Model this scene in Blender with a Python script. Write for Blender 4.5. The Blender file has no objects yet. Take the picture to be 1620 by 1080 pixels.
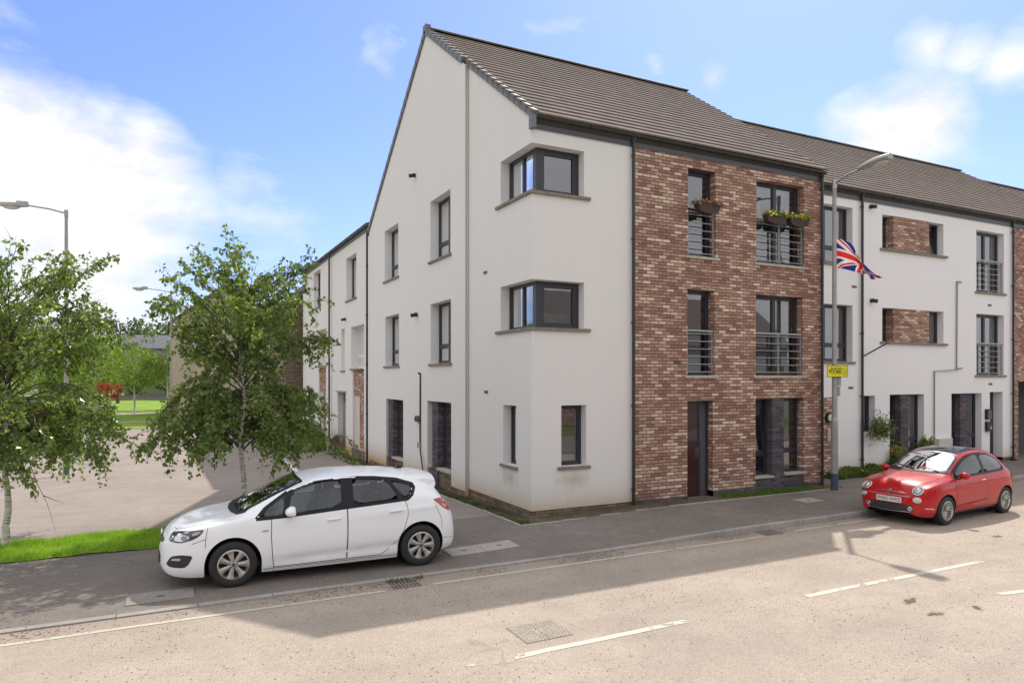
import bpy, bmesh, math, random
import numpy as np
from mathutils import Vector, Matrix
R = math.radians
scene = bpy.context.scene
COL = scene.collection
# ---------------------------------------------------------------- camera, light, exposure
CAM = (-6.7411, -12.5044, 2.918)
cd = bpy.data.cameras.new('camera'); cam = bpy.data.objects.new('camera', cd); COL.objects.link(cam)
cam.location = CAM; cam.rotation_euler = (R(90), 0, R(-26.7))
cd.sensor_width = 36; cd.lens = 1090 / 1620 * 36; cd.shift_y = 57 / 1620; cd.clip_end = 3000; cd.clip_start = .05
scene.camera = cam
SA, SB = .62, .53                                   # shadow shift per metre of height
SUNDIR = Vector((SA, SB, 1)).normalized()
ELEV = math.asin(SUNDIR.z); ROT = math.atan2(SA, SB)
sl = bpy.data.lights.new('sun', 'SUN'); sl.energy = 2.75; sl.angle = R(.6); sl.color = (1, .93, .84)
so = bpy.data.objects.new('sun', sl); COL.objects.link(so); so.location = (20, 20, 40)
so.rotation_euler = SUNDIR.to_track_quat('Z', 'Y').to_euler()
world = bpy.data.worlds.new('World'); scene.world = world; world.use_nodes = True
scene.view_settings.view_transform = 'Standard'; scene.view_settings.look = 'None'
scene.view_settings.exposure = .6; scene.view_settings.gamma = 1
SKY = .15
def pixdir(px, py):
    f = (math.cos(R(63.3)), math.sin(R(63.3))); u = (px - 810) / 1090
    return Vector((f[0] + u * f[1], f[1] - u * f[0], (597 - py) / 1090)).normalized()
class N:
    """small wrapper for building node trees"""
    def __init__(s, nt): s.nt = nt
    def new(s, t, **k):
        n = s.nt.nodes.new(t)
        for a, v in k.items():
            if a.startswith('i_'): n.inputs[a[2:].replace('_', ' ')].default_value = v
            elif a[0] == 'n' and a[1:].isdigit(): n.inputs[int(a[1:])].default_value = v
            else: setattr(n, a, v)
        return n
    def link(s, a, b): s.nt.links.new(a, b)
    def val(s, node, i, x):
        if isinstance(x, (int, float)): node.inputs[i].default_value = x
        else: s.link(x, node.inputs[i])
    def m(s, op, a, b=0.0, c=None, clamp=False):
        n = s.nt.nodes.new('ShaderNodeMath'); n.operation = op; n.use_clamp = clamp
        s.val(n, 0, a); s.val(n, 1, b)
        if c is not None: s.val(n, 2, c)
        return n.outputs[0]
    def mix(s, f, a, b, blend='MIX'):
        n = s.nt.nodes.new('ShaderNodeMix'); n.data_type = 'RGBA'; n.blend_type = blend
        s.val(n, 0, f)
        for i, x in ((6, a), (7, b)):
            if isinstance(x, tuple): n.inputs[i].default_value = (*x[:3], 1)
            else: s.link(x, n.inputs[i])
        return n.outputs[2]
    def noise(s, vec, scale, detail=4, rough=.55, out=0, dist=0):
        n = s.nt.nodes.new('ShaderNodeTexNoise'); n.inputs['Scale'].default_value = scale
        n.inputs['Detail'].default_value = detail; n.inputs['Roughness'].default_value = rough
        n.inputs['Distortion'].default_value = dist
        if vec is not None: s.link(vec, n.inputs['Vector'])
        return n.outputs[out]
    def ramp(s, f, stops, interp='LINEAR'):
        n = s.nt.nodes.new('ShaderNodeValToRGB'); n.color_ramp.interpolation = interp
        el = n.color_ramp.elements
        while len(el) < len(stops): el.new(.5)
        for e, (p, c) in zip(el, stops):
            e.position = p; e.color = (*c[:3], 1) if isinstance(c, tuple) else (c, c, c, 1)
        s.link(f, n.inputs[0]); return n.outputs[0]
    def mapping(s, vec, scale):
        n = s.nt.nodes.new('ShaderNodeMapping'); n.inputs['Scale'].default_value = scale; s.link(vec, n.inputs['Vector']); return n.outputs[0]
def make_sky():
    g = N(world.node_tree); bg = world.node_tree.nodes['Background']
    sk = g.new('ShaderNodeTexSky', sky_type='NISHITA', sun_disc=False, sun_elevation=ELEV, sun_rotation=ROT, altitude=0, air_density=1.0, dust_density=.6, ozone_density=1.6)
    co = g.new('ShaderNodeTexCoord').outputs['Generated']
    mp = g.mapping(co, (1, 1, 2.0))
    n1 = g.noise(mp, 3.1, 9, .56, dist=.25); n2 = g.noise(mp, 9, 8, .6, dist=.2)
    nn = g.m('ADD', g.m('MULTIPLY', n1, .75), g.m('MULTIPLY', n2, .25))
    tot = None
    for px, py, w, a in ((-10, 260, .15, .9), (90, 330, .15, .95), (-160, 330, .20, 1.0), (110, 430, .15, 1.0), (225, 240, .07, .62), (140, 200, .08, .5), (215, 400, .08, .7), (-60, 520, .2, .9), (130, 540, .15, .8), (290, 520, .10, .5), (1390, 215, .07, .9), (1450, 200, .08, 1.0), (1470, 72, .05, .68), (1530, 80, .05, .68), (1590, 105, .06, .66), (1600, 190, .07, .35),
                        (1130, 125, .035, .42), (1040, 105, .02, .36), (510, 85, .05, .30), (590, 80, .05, .33), (560, 105, .05, .30), (1330, 215, .05, .5), (500, 330, .16, .22), (1500, 250, .12, .4)):
        d = pixdir(px, py)
        vm = g.new('ShaderNodeVectorMath', operation='DISTANCE'); g.link(co, vm.inputs[0]); vm.inputs[1].default_value = d
        t = g.m('MULTIPLY', g.m('SUBTRACT', 1.0, g.m('DIVIDE', vm.outputs['Value'], w * 1.35, clamp=True)), a)
        tot = t if tot is None else g.m('MAXIMUM', tot, t)
    cov = g.m('ADD', g.m('MULTIPLY', tot, 1.25), g.m('MULTIPLY', g.m('SUBTRACT', nn, .5), 2.3))
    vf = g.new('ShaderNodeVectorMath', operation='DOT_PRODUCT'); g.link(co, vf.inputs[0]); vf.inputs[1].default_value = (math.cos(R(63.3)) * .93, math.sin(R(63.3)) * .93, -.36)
    back = g.m('MULTIPLY', g.m('SUBTRACT', .52, vf.outputs['Value']), 2.2, clamp=True)      # unseen cloud cover added behind and overhead as neutral fill light
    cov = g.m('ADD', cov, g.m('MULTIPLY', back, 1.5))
    m = g.m('MULTIPLY', g.m('SUBTRACT', cov, .28), 1.9, clamp=True)
    sep = g.new('ShaderNodeSeparateXYZ'); g.link(co, sep.inputs[0])
    hz = g.m('SUBTRACT', 1.0, g.m('MULTIPLY', sep.outputs[2], 2.6), clamp=True)   # milky air near the horizon
    hz = g.m('ADD', g.m('MULTIPLY', g.m('MULTIPLY', hz, hz), .55), .06)
    base = g.mix(1.0, sk.outputs[0], (.56, .625, 1.0), 'MULTIPLY')
    shade = g.m('ADD', .9, g.m('MULTIPLY', g.m('SUBTRACT', n2, .5), .5))
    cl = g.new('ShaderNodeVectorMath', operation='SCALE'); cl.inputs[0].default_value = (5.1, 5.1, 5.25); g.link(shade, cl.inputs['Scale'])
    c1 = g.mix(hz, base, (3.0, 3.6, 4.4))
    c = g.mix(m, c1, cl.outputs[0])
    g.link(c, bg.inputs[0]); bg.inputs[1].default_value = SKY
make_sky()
# ---------------------------------------------------------------- mesh helpers
class MB:
    def __init__(s): s.v = []; s.f = []; s.mi = []
    def face(s, pts, mi=0):
        b = len(s.v); s.v += [tuple(p) for p in pts]; s.f.append(tuple(range(b, b + len(pts)))); s.mi.append(mi)
    def box(s, x0, x1, y0, y1, z0, z1, mi=0):
        b = len(s.v)
        s.v += [(x0, y0, z0), (x1, y0, z0), (x1, y1, z0), (x0, y1, z0), (x0, y0, z1), (x1, y0, z1), (x1, y1, z1), (x0, y1, z1)]
        for q in ((0, 3, 2, 1), (4, 5, 6, 7), (0, 1, 5, 4), (1, 2, 6, 5), (2, 3, 7, 6), (3, 0, 4, 7)):
            s.f.append(tuple(b + i for i in q)); s.mi.append(mi)
    def prism(s, poly, vec, mi=0):
        n = len(poly); b = len(s.v); vec = Vector(vec)
        s.v += [tuple(p) for p in poly] + [tuple(Vector(p) + vec) for p in poly]
        s.f.append(tuple(range(b + n - 1, b - 1, -1))); s.mi.append(mi)
        s.f.append(tuple(range(b + n, b + 2 * n))); s.mi.append(mi)
        for i in range(n):
            j = (i + 1) % n; s.f.append((b + i, b + j, b + n + j, b + n + i)); s.mi.append(mi)
    def tube(s, path, r, n=10, mi=0, cap=True):
        path = [Vector(p) for p in path]
        rs = r if isinstance(r, (list, tuple)) else [r] * len(path)
        t0 = (path[1] - path[0]).normalized()
        up = Vector((0, 0, 1)) if abs(t0.z) < .9 else Vector((1, 0, 0))
        a = t0.cross(up).normalized(); rings = []
        for i, p in enumerate(path):
            t = (path[min(i + 1, len(path) - 1)] - path[max(i - 1, 0)]).normalized()
            a = (a - t * a.dot(t)).normalized(); b_ = t.cross(a)
            st = len(s.v)
            for k in range(n):
                an = 2 * math.pi * k / n; s.v.append(tuple(p + (a * math.cos(an) + b_ * math.sin(an)) * rs[i]))
            rings.append(st)
        for i in range(len(rings) - 1):
            for k in range(n):
                k2 = (k + 1) % n; s.f.append((rings[i] + k, rings[i] + k2, rings[i + 1] + k2, rings[i + 1] + k)); s.mi.append(mi)
        if cap:
            s.f.append(tuple(rings[0] + k for k in reversed(range(n)))); s.mi.append(mi)
            s.f.append(tuple(rings[-1] + k for k in range(n))); s.mi.append(mi)
    def lathe(s, prof, axis='z', o=(0, 0, 0), n=32, mi=0):
        b = len(s.v); m = len(prof)
        for i in range(n):
            a = 2 * math.pi * i / n
            for (r, h) in prof:
                if axis == 'z': p = (r * math.cos(a), r * math.sin(a), h)
                elif axis == 'y': p = (r * math.cos(a), h, r * math.sin(a))
                else: p = (h, r * math.cos(a), r * math.sin(a))
                s.v.append((p[0] + o[0], p[1] + o[1], p[2] + o[2]))
        for i in range(n):
            for j in range(m - 1):
                i2 = (i + 1) % n; s.f.append((b + i * m + j, b + i2 * m + j, b + i2 * m + j + 1, b + i * m + j + 1)); s.mi.append(mi)
    def ell(s, c, r, nu=16, nv=10, mi=0):
        b = len(s.v)
        for j in range(nv + 1):
            ph = math.pi * j / nv
            for i in range(nu):
                th = 2 * math.pi * i / nu
                s.v.append((c[0] + r[0] * math.sin(ph) * math.cos(th), c[1] + r[1] * math.sin(ph) * math.sin(th), c[2] + r[2] * math.cos(ph)))
        for j in range(nv):
            for i in range(nu):
                i2 = (i + 1) % nu; s.f.append((b + j * nu + i, b + (j + 1) * nu + i, b + (j + 1) * nu + i2, b + j * nu + i2)); s.mi.append(mi)
    def merge(s, o, off=0):
        b = len(s.v); s.v += o.v; s.f += [tuple(i + b for i in f) for f in o.f]; s.mi += [m + off for m in o.mi]
    def build(s, name, mats, parent=None, smooth=None, flip=False):
        me = bpy.data.meshes.new(name)
        off = Vector((0, 0, 0))
        if parent is not None and parent.get('_world'):
            off = Vector(parent['_world'])
        me.from_pydata([(v[0] - off.x, v[1] - off.y, v[2] - off.z) for v in s.v], [], s.f)
        if not isinstance(mats, (list, tuple)): mats = [mats]
        for m in mats: me.materials.append(m)
        if len(mats) > 1: me.polygons.foreach_set('material_index', s.mi)
        me.validate()
        if smooth is not None:
            me.shade_smooth(); me.set_sharp_from_angle(angle=R(smooth))
        o = bpy.data.objects.new(name, me); COL.objects.link(o)
        if parent is not None:
            o.parent = parent
            if parent.get('_world'): o['_world'] = parent['_world']
        return o
def tag(o, label, cat=None, group=None, kind=None):
    if label: o['label'] = label
    if cat: o['category'] = cat
    if group: o['group'] = group
    if kind: o['kind'] = kind
    return o
def thing(name, label, cat, loc=(0, 0, 0), rz=0, group=None, world=True):
    """an Empty at the thing's base; with world=True its parts are given in world coordinates"""
    o = bpy.data.objects.new(name, None); COL.objects.link(o); o.empty_display_size = .2
    o.location = loc; o.rotation_euler = (0, 0, rz); tag(o, label, cat, group)
    if world: o['_world'] = tuple(loc)
    return o
def copy_tree(o, parent=None):
    c = o.copy(); COL.objects.link(c); c.parent = parent
    for ch in o.children: copy_tree(ch, c)
    return c
# ---------------------------------------------------------------- materials
MATS = {}
def mat(name, col=(.5, .5, .5), rough=.6, metal=0, spec=.5, coat=0, bump=0, bscale=50, var=0, vscale=3):
    if name in MATS: return MATS[name]
    m = bpy.data.materials.new(name); m.use_nodes = True; g = N(m.node_tree); p = m.node_tree.nodes['Principled BSDF']
    p.inputs['Base Color'].default_value = (*col, 1); p.inputs['Roughness'].default_value = rough
    p.inputs['Metallic'].default_value = metal; p.inputs['Specular IOR Level'].default_value = spec
    p.inputs['Coat Weight'].default_value = coat; p.inputs['Coat Roughness'].default_value = .03
    co = g.new('ShaderNodeTexCoord').outputs['Object']
    if var:
        n = g.noise(co, vscale, 6, .6)
        f = g.ramp(n, [(.3, 1 - var), (.7, 1 + var)])
        g.link(g.mix(1.0, col, f, 'MULTIPLY'), p.inputs['Base Color'])
    if bump:
        b = g.new('ShaderNodeBump'); b.inputs['Strength'].default_value = bump; b.inputs['Distance'].default_value = .01
        g.link(g.noise(co, bscale, 5, .6), b.inputs['Height']); g.link(b.outputs[0], p.inputs['Normal'])
    MATS[name] = m; return m
def nodemat(name):
    m = bpy.data.materials.new(name); m.use_nodes = True; MATS[name] = m
    g = N(m.node_tree); p = m.node_tree.nodes['Principled BSDF']
    geo = g.new('ShaderNodeNewGeometry').outputs['Position']
    return m, g, p, geo
def render_wall_mat(name, stain=True, col=(.78, .765, .75)):
    m, g, p, pos = nodemat(name)
    sp = g.new('ShaderNodeSeparateXYZ'); g.link(pos, sp.inputs[0])
    st = g.mapping(pos, (1.3, 1.3, .18))
    n1 = g.noise(pos, .45, 5, .6); n2 = g.noise(st, 2.2, 6, .65); n3 = g.noise(pos, 3.5, 6, .65)
    v = g.m('ADD', g.m('MULTIPLY', n1, .06), g.m('ADD', g.m('MULTIPLY', n2, .055), .915))
    c = g.new('ShaderNodeVectorMath', operation='SCALE'); c.inputs[0].default_value = col; g.link(v, c.inputs['Scale'])
    out = c.outputs[0]
    if stain:   # splash staining of the render along its foot
        a = g.m('SUBTRACT', 1.0, g.m('DIVIDE', g.m('SUBTRACT', sp.outputs[2], -.05), .85), clamp=True)
        a = g.m('MULTIPLY', g.m('POWER', a, 2.0), g.m('MULTIPLY', g.m('SUBTRACT', g.m('ADD', n3, n1), .42), 1.9, clamp=True), clamp=True)
        out = g.mix(g.m('MULTIPLY', a, .95), out, (.46, .29, .10))
        for cx, cy, cz in ((0, 1.0, .72), (1.02, 0, .74)):      # run-off marks below two sills
            dx = g.new('ShaderNodeVectorMath', operation='SUBTRACT'); g.link(pos, dx.inputs[0]); dx.inputs[1].default_value = (cx, cy, cz)
            dm = g.new('ShaderNodeVectorMath', operation='MULTIPLY'); g.link(dx.outputs[0], dm.inputs[0]); dm.inputs[1].default_value = (2.2, 2.2, 4.2)
            dl = g.new('ShaderNodeVectorMath', operation='LENGTH'); g.link(dm.outputs[0], dl.inputs[0])
            out = g.mix(g.m('MULTIPLY', g.m('SUBTRACT', g.m('ADD', 1.0, g.m('MULTIPLY', g.m('SUBTRACT', n3, .5), 1.8)), dl.outputs['Value']), .55, clamp=True), out, (.42, .33, .20))
        b = g.m('MULTIPLY', g.m('SUBTRACT', n2, .60), 1.2, clamp=True)
        out = g.mix(b, out, (.55, .52, .46))
    g.link(out, p.inputs['Base Color']); p.inputs['Roughness'].default_value = .9; p.inputs['Specular IOR Level'].default_value = .2
    b = g.new('ShaderNodeBump'); b.inputs['Strength'].default_value = .35; b.inputs['Distance'].default_value = .004
    g.link(g.noise(pos, 90, 4, .6), b.inputs['Height']); g.link(b.outputs[0], p.inputs['Normal'])
    return m
def brick_mat(name, stops, mortar, L=.225, H=.075, weather=.3):
    m, g, p, pos = nodemat(name)
    sp = g.new('ShaderNodeSeparateXYZ'); g.link(pos, sp.inputs[0])
    u = g.m('DIVIDE', g.m('ADD', sp.outputs[0], sp.outputs[1]), L); v = g.m('DIVIDE', sp.outputs[2], H)
    row = g.m('FLOOR', v); off = g.m('MULTIPLY', g.m('FLOORED_MODULO', row, 2.0), .5)
    u2 = g.m('ADD', u, off); cu = g.m('FLOOR', u2); fu = g.m('FRACT', u2); fv = g.m('FRACT', v)
    cb = g.new('ShaderNodeCombineXYZ'); g.link(cu, cb.inputs[0]); g.link(row, cb.inputs[1])
    wn = g.new('ShaderNodeTexWhiteNoise', noise_dimensions='2D'); g.link(cb.outputs[0], wn.inputs['Vector'])
    wn2 = g.new('ShaderNodeTexWhiteNoise', noise_dimensions='3D'); g.link(cb.outputs[0], wn2.inputs['Vector'])
    patch = g.noise(pos, .8, 3, .5)
    idx = g.m('ADD', wn.outputs[0], g.m('MULTIPLY', g.m('SUBTRACT', patch, .5), .35), clamp=True)
    c = g.ramp(idx, stops)
    jit = g.noise(pos, 7, 6, .7)
    face = g.noise(pos, 28, 5, .7)
    c = g.mix(1.0, c, (1.10, 1.03, .97), 'MULTIPLY')
    c = g.mix(.38, c, g.ramp(face, [(.3, (.28, .26, .26)), (.75, (.72, .70, .68))]), 'OVERLAY')
    eu = g.m('MULTIPLY', g.m('MINIMUM', fu, g.m('SUBTRACT', 1.0, fu)), L); ev = g.m('MULTIPLY', g.m('MINIMUM', fv, g.m('SUBTRACT', 1.0, fv)), H)
    e = g.m('SUBTRACT', g.m('MINIMUM', eu, ev), g.m('MULTIPLY', g.m('SUBTRACT', face, .4), .006))
    mk = g.m('DIVIDE', g.m('SUBTRACT', e, .0052), .003, clamp=True)
    c = g.mix(mk, mortar, c)
    c = g.mix(g.m('MULTIPLY', g.m('SUBTRACT', jit, .5), weather, clamp=True), c, (.12, .10, .09))
    g.link(c, p.inputs['Base Color']); p.inputs['Roughness'].default_value = .92; p.inputs['Specular IOR Level'].default_value = .15
    b = g.new('ShaderNodeBump'); b.inputs['Strength'].default_value = 1.0; b.inputs['Distance'].default_value = .012
    hgt = g.m('ADD', g.m('MULTIPLY', mk, .8), g.m('ADD', g.m('MULTIPLY', face, .5), g.m('MULTIPLY', wn2.outputs[0], .3)))
    g.link(hgt, b.inputs['Height']); g.link(b.outputs[0], p.inputs['Normal'])
    return m
def ground_mat(name, base, dark, light, speck=.5, chip=None, bump=.5, scale=1.0, streak=None, crack=False):
    m, g, p, pos = nodemat(name)
    n1 = g.noise(pos, .35 * scale, 5, .6); n2 = g.noise(pos, 2.3 * scale, 7, .68); n3 = g.noise(pos, 60, 3, .8); n4 = g.noise(pos, 16, 5, .75)
    f = g.m('ADD', g.m('MULTIPLY', n1, .6), g.m('MULTIPLY', n2, .4))
    c = g.ramp(f, [(.36, dark), (.5, base), (.64, light)])
    c = g.mix(speck, c, g.ramp(n3, [(.35, .22), (.5, .5), (.66, .80)]), 'OVERLAY')
    c = g.mix(.35, c, g.ramp(n4, [(.35, .35), (.6, .6)]), 'OVERLAY')
    if chip:   # scattered stone chips and bark
        vo = g.new('ShaderNodeTexVoronoi', feature='F1'); vo.inputs['Scale'].default_value = 24; vo.inputs['Randomness'].default_value = 1
        g.link(g.mapping(pos, (1, 1.35, 1)), vo.inputs['Vector'])
        sepc = g.new('ShaderNodeSeparateColor'); g.link(vo.outputs['Color'], sepc.inputs[0])
        near = g.m('LESS_THAN', vo.outputs['Distance'], g.m('MULTIPLY', sepc.outputs[1], .30))
        dens = g.m('MULTIPLY', g.m('SUBTRACT', g.noise(pos, .9, 5, .65), .44), 6.0, clamp=True)
        pick = g.m('MULTIPLY', near, g.m('LESS_THAN', sepc.outputs[0], g.m('MULTIPLY', dens, .55)))
        c = g.mix(g.m('MULTIPLY', pick, .75), c, g.ramp(sepc.outputs[2], [(0, chip[0]), (.5, chip[1]), (1, chip[2])]))
    if streak:
        st = g.noise(g.mapping(pos, streak), 1.0, 6, .6)
        c = g.mix(g.m('MULTIPLY', g.m('SUBTRACT', st, .52), 2.0, clamp=True), c, dark)
    if name == 'worn_road':
        sy = g.new('ShaderNodeSeparateXYZ'); g.link(pos, sy.inputs[0])
        wob = g.m('ADD', sy.outputs[1], g.m('MULTIPLY', g.noise(pos, .25, 3, .5), .5))
        for yc, w_ in ((-4.15, .32), (-5.75, .3), (-7.1, .32), (-8.5, .3)):
            tr = g.m('SUBTRACT', 1.0, g.m('DIVIDE', g.m('ABSOLUTE', g.m('SUBTRACT', wob, yc + .25)), w_), clamp=True)
            c = g.mix(g.m('MULTIPLY', tr, .30), c, tuple(x * .78 for x in base))
        gut = g.m('MULTIPLY', g.m('ADD', sy.outputs[1], 3.6), 1.3, clamp=True)     # grime collected along the kerb
        c = g.mix(g.m('MULTIPLY', gut, g.m('MULTIPLY', n2, .8), clamp=True), c, (.17, .14, .12))
        bl = g.noise(pos, .7, 6, .7)
        c = g.mix(g.m('MULTIPLY', g.m('SUBTRACT', bl, .57), 3.0, clamp=True), c, tuple(x * .80 for x in base))
    if crack:
        vc = g.new('ShaderNodeTexVoronoi', feature='DISTANCE_TO_EDGE'); vc.inputs['Scale'].default_value = .55
        dn = g.new('ShaderNodeTexNoise'); dn.inputs['Scale'].default_value = 1.6; g.link(pos, dn.inputs['Vector'])
        ad = g.new('ShaderNodeVectorMath', operation='ADD'); g.link(pos, ad.inputs[0]); g.link(dn.outputs['Color'], ad.inputs[1]); g.link(ad.outputs[0], vc.inputs['Vector'])
        ck = g.m('MULTIPLY', g.m('LESS_THAN', vc.outputs['Distance'], .006), g.m('GREATER_THAN', n1, .53))
        c = g.mix(g.m('MULTIPLY', ck, .22), c, tuple(x * .35 for x in dark))
    g.link(c, p.inputs['Base Color']); p.inputs['Roughness'].default_value = .88; p.inputs['Specular IOR Level'].default_value = .25
    b = g.new('ShaderNodeBump'); b.inputs['Strength'].default_value = bump; b.inputs['Distance'].default_value = .008
    g.link(g.m('ADD', n3, n4), b.inputs['Height']); g.link(b.outputs[0], p.inputs['Normal'])
    return m
def paint_line_mat(name, col, wear, thresh):
    """road paint worn through in patches (the asphalt shows between)"""
    m, g, p, pos = nodemat(name)
    n = g.noise(pos, 9, 6, .7); n0 = g.noise(pos, 1.2, 3, .5)
    c = g.mix(g.m('MULTIPLY', g.noise(pos, 40, 4, .7), .5), col, tuple(x * .6 for x in col)); g.link(c, p.inputs['Base Color'])
    p.inputs['Roughness'].default_value = .75
    a = g.m('GREATER_THAN', g.m('ADD', n, g.m('MULTIPLY', g.m('SUBTRACT', n0, .5), wear)), thresh)
    g.link(a, p.inputs['Alpha'])
    return m
def leaf_mat(name, dark, light, trans=.35, rough=.45):
    m, g, p, pos = nodemat(name)
    isl = g.new('ShaderNodeNewGeometry').outputs['Random Per Island']
    clump = g.noise(pos, 2.2, 3, .5)
    f = g.m('ADD', g.m('MULTIPLY', isl, .65), g.m('MULTIPLY', g.m('SUBTRACT', clump, .33), 1.0), clamp=True)
    c = g.ramp(f, [(0, dark), (1, light)]); g.link(c, p.inputs['Base Color']); p.inputs['Roughness'].default_value = rough
    t = g.new('ShaderNodeBsdfTranslucent'); c2 = g.mix(1.0, c, (1.5, 1.6, .6), 'MULTIPLY'); g.link(c2, t.inputs[0])
    mx = g.new('ShaderNodeMixShader'); mx.inputs[0].default_value = trans
    g.link(p.outputs[0], mx.inputs[1]); g.link(t.outputs[0], mx.inputs[2])
    g.link(mx.outputs[0], m.node_tree.nodes['Material Output'].inputs[0]); return m
def glass_mat(name, tint=(.55, .6, .62), ior=2.1, rough=.015):
    m = bpy.data.materials.new(name); m.use_nodes = True; MATS[name] = m; nt = m.node_tree; nt.nodes.remove(nt.nodes['Principled BSDF']); g = N(nt)
    tr = g.new('ShaderNodeBsdfTransparent'); tr.inputs[0].default_value = (*tint, 1)
    gl = g.new('ShaderNodeBsdfGlossy'); gl.inputs['Roughness'].default_value = rough; gl.inputs[0].default_value = (.95, .97, 1, 1)
    fr = g.new('ShaderNodeFresnel'); fr.inputs[0].default_value = ior
    pos = g.new('ShaderNodeNewGeometry').outputs['Position']
    b = g.new('ShaderNodeBump'); b.inputs['Strength'].default_value = .05; b.inputs['Distance'].default_value = .02; g.link(g.noise(pos, 1.3, 2, .5), b.inputs['Height'])
    g.link(b.outputs[0], gl.inputs['Normal'])
    mx = g.new('ShaderNodeMixShader'); g.link(g.m('MULTIPLY', fr.outputs[0], 1.6, clamp=True), mx.inputs[0]); g.link(tr.outputs[0], mx.inputs[1]); g.link(gl.outputs[0], mx.inputs[2])
    g.link(mx.outputs[0], nt.nodes['Material Output'].inputs[0]); return m
WALL = render_wall_mat('white_render')
WALL2 = render_wall_mat('white_render_lighter', True, (.86, .85, .855))  # same render in a lighter tone, for the set-back block
REVEAL = mat('render_reveal', (.74, .72, .69), .9, spec=.2, bump=.2, bscale=80, var=.05)
BRICK = brick_mat('mixed_red_brick', [(0, (.24, .15, .13)), (.12, (.29, .175, .145)), (.30, (.35, .215, .175)), (.48, (.41, .26, .21)), (.64, (.46, .31, .255)), (.78, (.50, .37, .31)), (.9, (.60, .49, .41)), (1, (.68, .59, .50))], (.125, .10, .088))
PLINTH = brick_mat('brown_plinth_brick', [(0, (.13, .10, .085)), (.5, (.20, .155, .125)), (1, (.26, .21, .175))], (.12, .105, .095))
DBRICK = brick_mat('dark_blue_brick', [(0, (.06, .058, .075)), (.5, (.10, .095, .12)), (1, (.145, .135, .16))], (.115, .11, .12))
TILE = None
def tile_mat():
    m, g, p, pos = nodemat('concrete_roof_tile')
    isl = g.new('ShaderNodeNewGeometry').outputs['Random Per Island']
    n = g.noise(pos, 3, 6, .65); n2 = g.noise(pos, 40, 4, .7)
    f = g.m('ADD', g.m('MULTIPLY', isl, .22), g.m('MULTIPLY', n, .8))
    c = g.ramp(f, [(.2, (.148, .122, .108)), (.5, (.188, .157, .14)), (.8, (.23, .195, .174))])
    c = g.mix(.3, c, g.ramp(n2, [(.3, .35), (.7, .65)]), 'OVERLAY')
    g.link(c, p.inputs['Base Color']); p.inputs['Roughness'].default_value = .95; p.inputs['Specular IOR Level'].default_value = .08
    b = g.new('ShaderNodeBump'); b.inputs['Strength'].default_value = .3; b.inputs['Distance'].default_value = .01; g.link(n2, b.inputs['Height']); g.link(b.outputs[0], p.inputs['Normal'])
    return m
TILE = tile_mat()
FRAME = mat('anthracite_frame', (.035, .038, .05), .38, var=.08)
CREAMF = mat('cream_frame', (.72, .69, .62), .5, var=.04)
DARKP = mat('black_pvc', (.028, .026, .028), .35, var=.15)
FASCIA = mat('grey_fascia', (.055, .06, .072), .4, var=.08)
VERGE = mat('grey_verge', (.16, .165, .175), .55, var=.12, vscale=6)
SILL = mat('stone_sill', (.23, .20, .165), .85, bump=.4, bscale=60, var=.25, vscale=7)
SILLP = mat('pale_stone_sill', (.46, .41, .35), .85, bump=.4, bscale=60, var=.15, vscale=7)
STEEL = mat('galvanised_steel', (.42, .43, .45), .42, metal=.7, var=.12, vscale=12)
RAILM = mat('grey_railing', (.36, .37, .39), .4, metal=.5)
POST = mat('weathered_post', (.36, .36, .35), .6, metal=.25, var=.14, vscale=5)
GLASS = glass_mat('window_glass'); GLASSLOW = glass_mat('window_glass_low', (.62, .64, .64), 1.12)
ROOM = mat('dim_room', (.09, .085, .08), .9)
CURT = mat('pale_curtain', (.62, .60, .56), .9, var=.08)
BLIND = mat('grey_blind', (.42, .41, .39), .85)
DECK = mat('roof_deck', (.05, .045, .04), .9)
BLACK = mat('black_plastic', (.015, .015, .017), .45)
RUBBER = mat('rubber', (.022, .022, .024), .75)
CHROME = mat('chrome', (.75, .76, .78), .12, metal=1)
WHITEP = mat('white_plastic', (.7, .7, .68), .45)
# ---------------------------------------------------------------- ground
def sstep(t): t = min(1, max(0, t)); return t * t * (3 - 2 * t)
def kerb_y(x):
    xs = [-80, 6, 8, 10.5, 12.8, 15.7, 22, 80]; ys = [-2.9, -2.9, -2.8, -2.35, -1.85, -1.35, -1.0, -1.0]
    return float(np.interp(x, xs, ys))
def kh(x): return .018 + .075 * sstep((x + .5) / 4)
def gz(x, y):
    return kh(x) * (1 if x > -1 else 1) - .02 * min(max(y, 0), 15)
def sheet(name, xs, yfun, ny, zoff, m, kind='structure'):
    mb = MB(); nx = len(xs)
    for x in xs:
        y0, y1 = yfun(x)
        for j in range(ny + 1):
            y = y0 + (y1 - y0) * j / ny; mb.v.append((x, y, gz(x, y) + zoff))
    for i in range(nx - 1):
        for j in range(ny):
            a = i * (ny + 1) + j; mb.f.append((a, a + ny + 1, a + ny + 2, a + 1)); mb.mi.append(0)
    o = mb.build(name, m); tag(o, None, kind=kind); return o
def lin(a, b, n): return [a + (b - a) * i / n for i in range(n + 1)]
ROAD = ground_mat('worn_road', (.395, .335, .28), (.33, .28, .237), (.455, .385, .325), .6, ((.17, .11, .085), (.33, .21, .165), (.50, .44, .38)), .6, crack=True)
PAVE = ground_mat('asphalt_pavement', (.195, .170, .152), (.16, .14, .126), (.235, .207, .186), .5, None, .5, crack=True)
DRIVE = ground_mat('asphalt_drive', (.30, .255, .222), (.25, .213, .186), (.345, .295, .257), .3, None, .4, streak=(.25, 1.6, 1))
KERB = ground_mat('concrete_kerb', (.33, .305, .28), (.25, .23, .21), (.40, .37, .34), .4)
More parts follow.
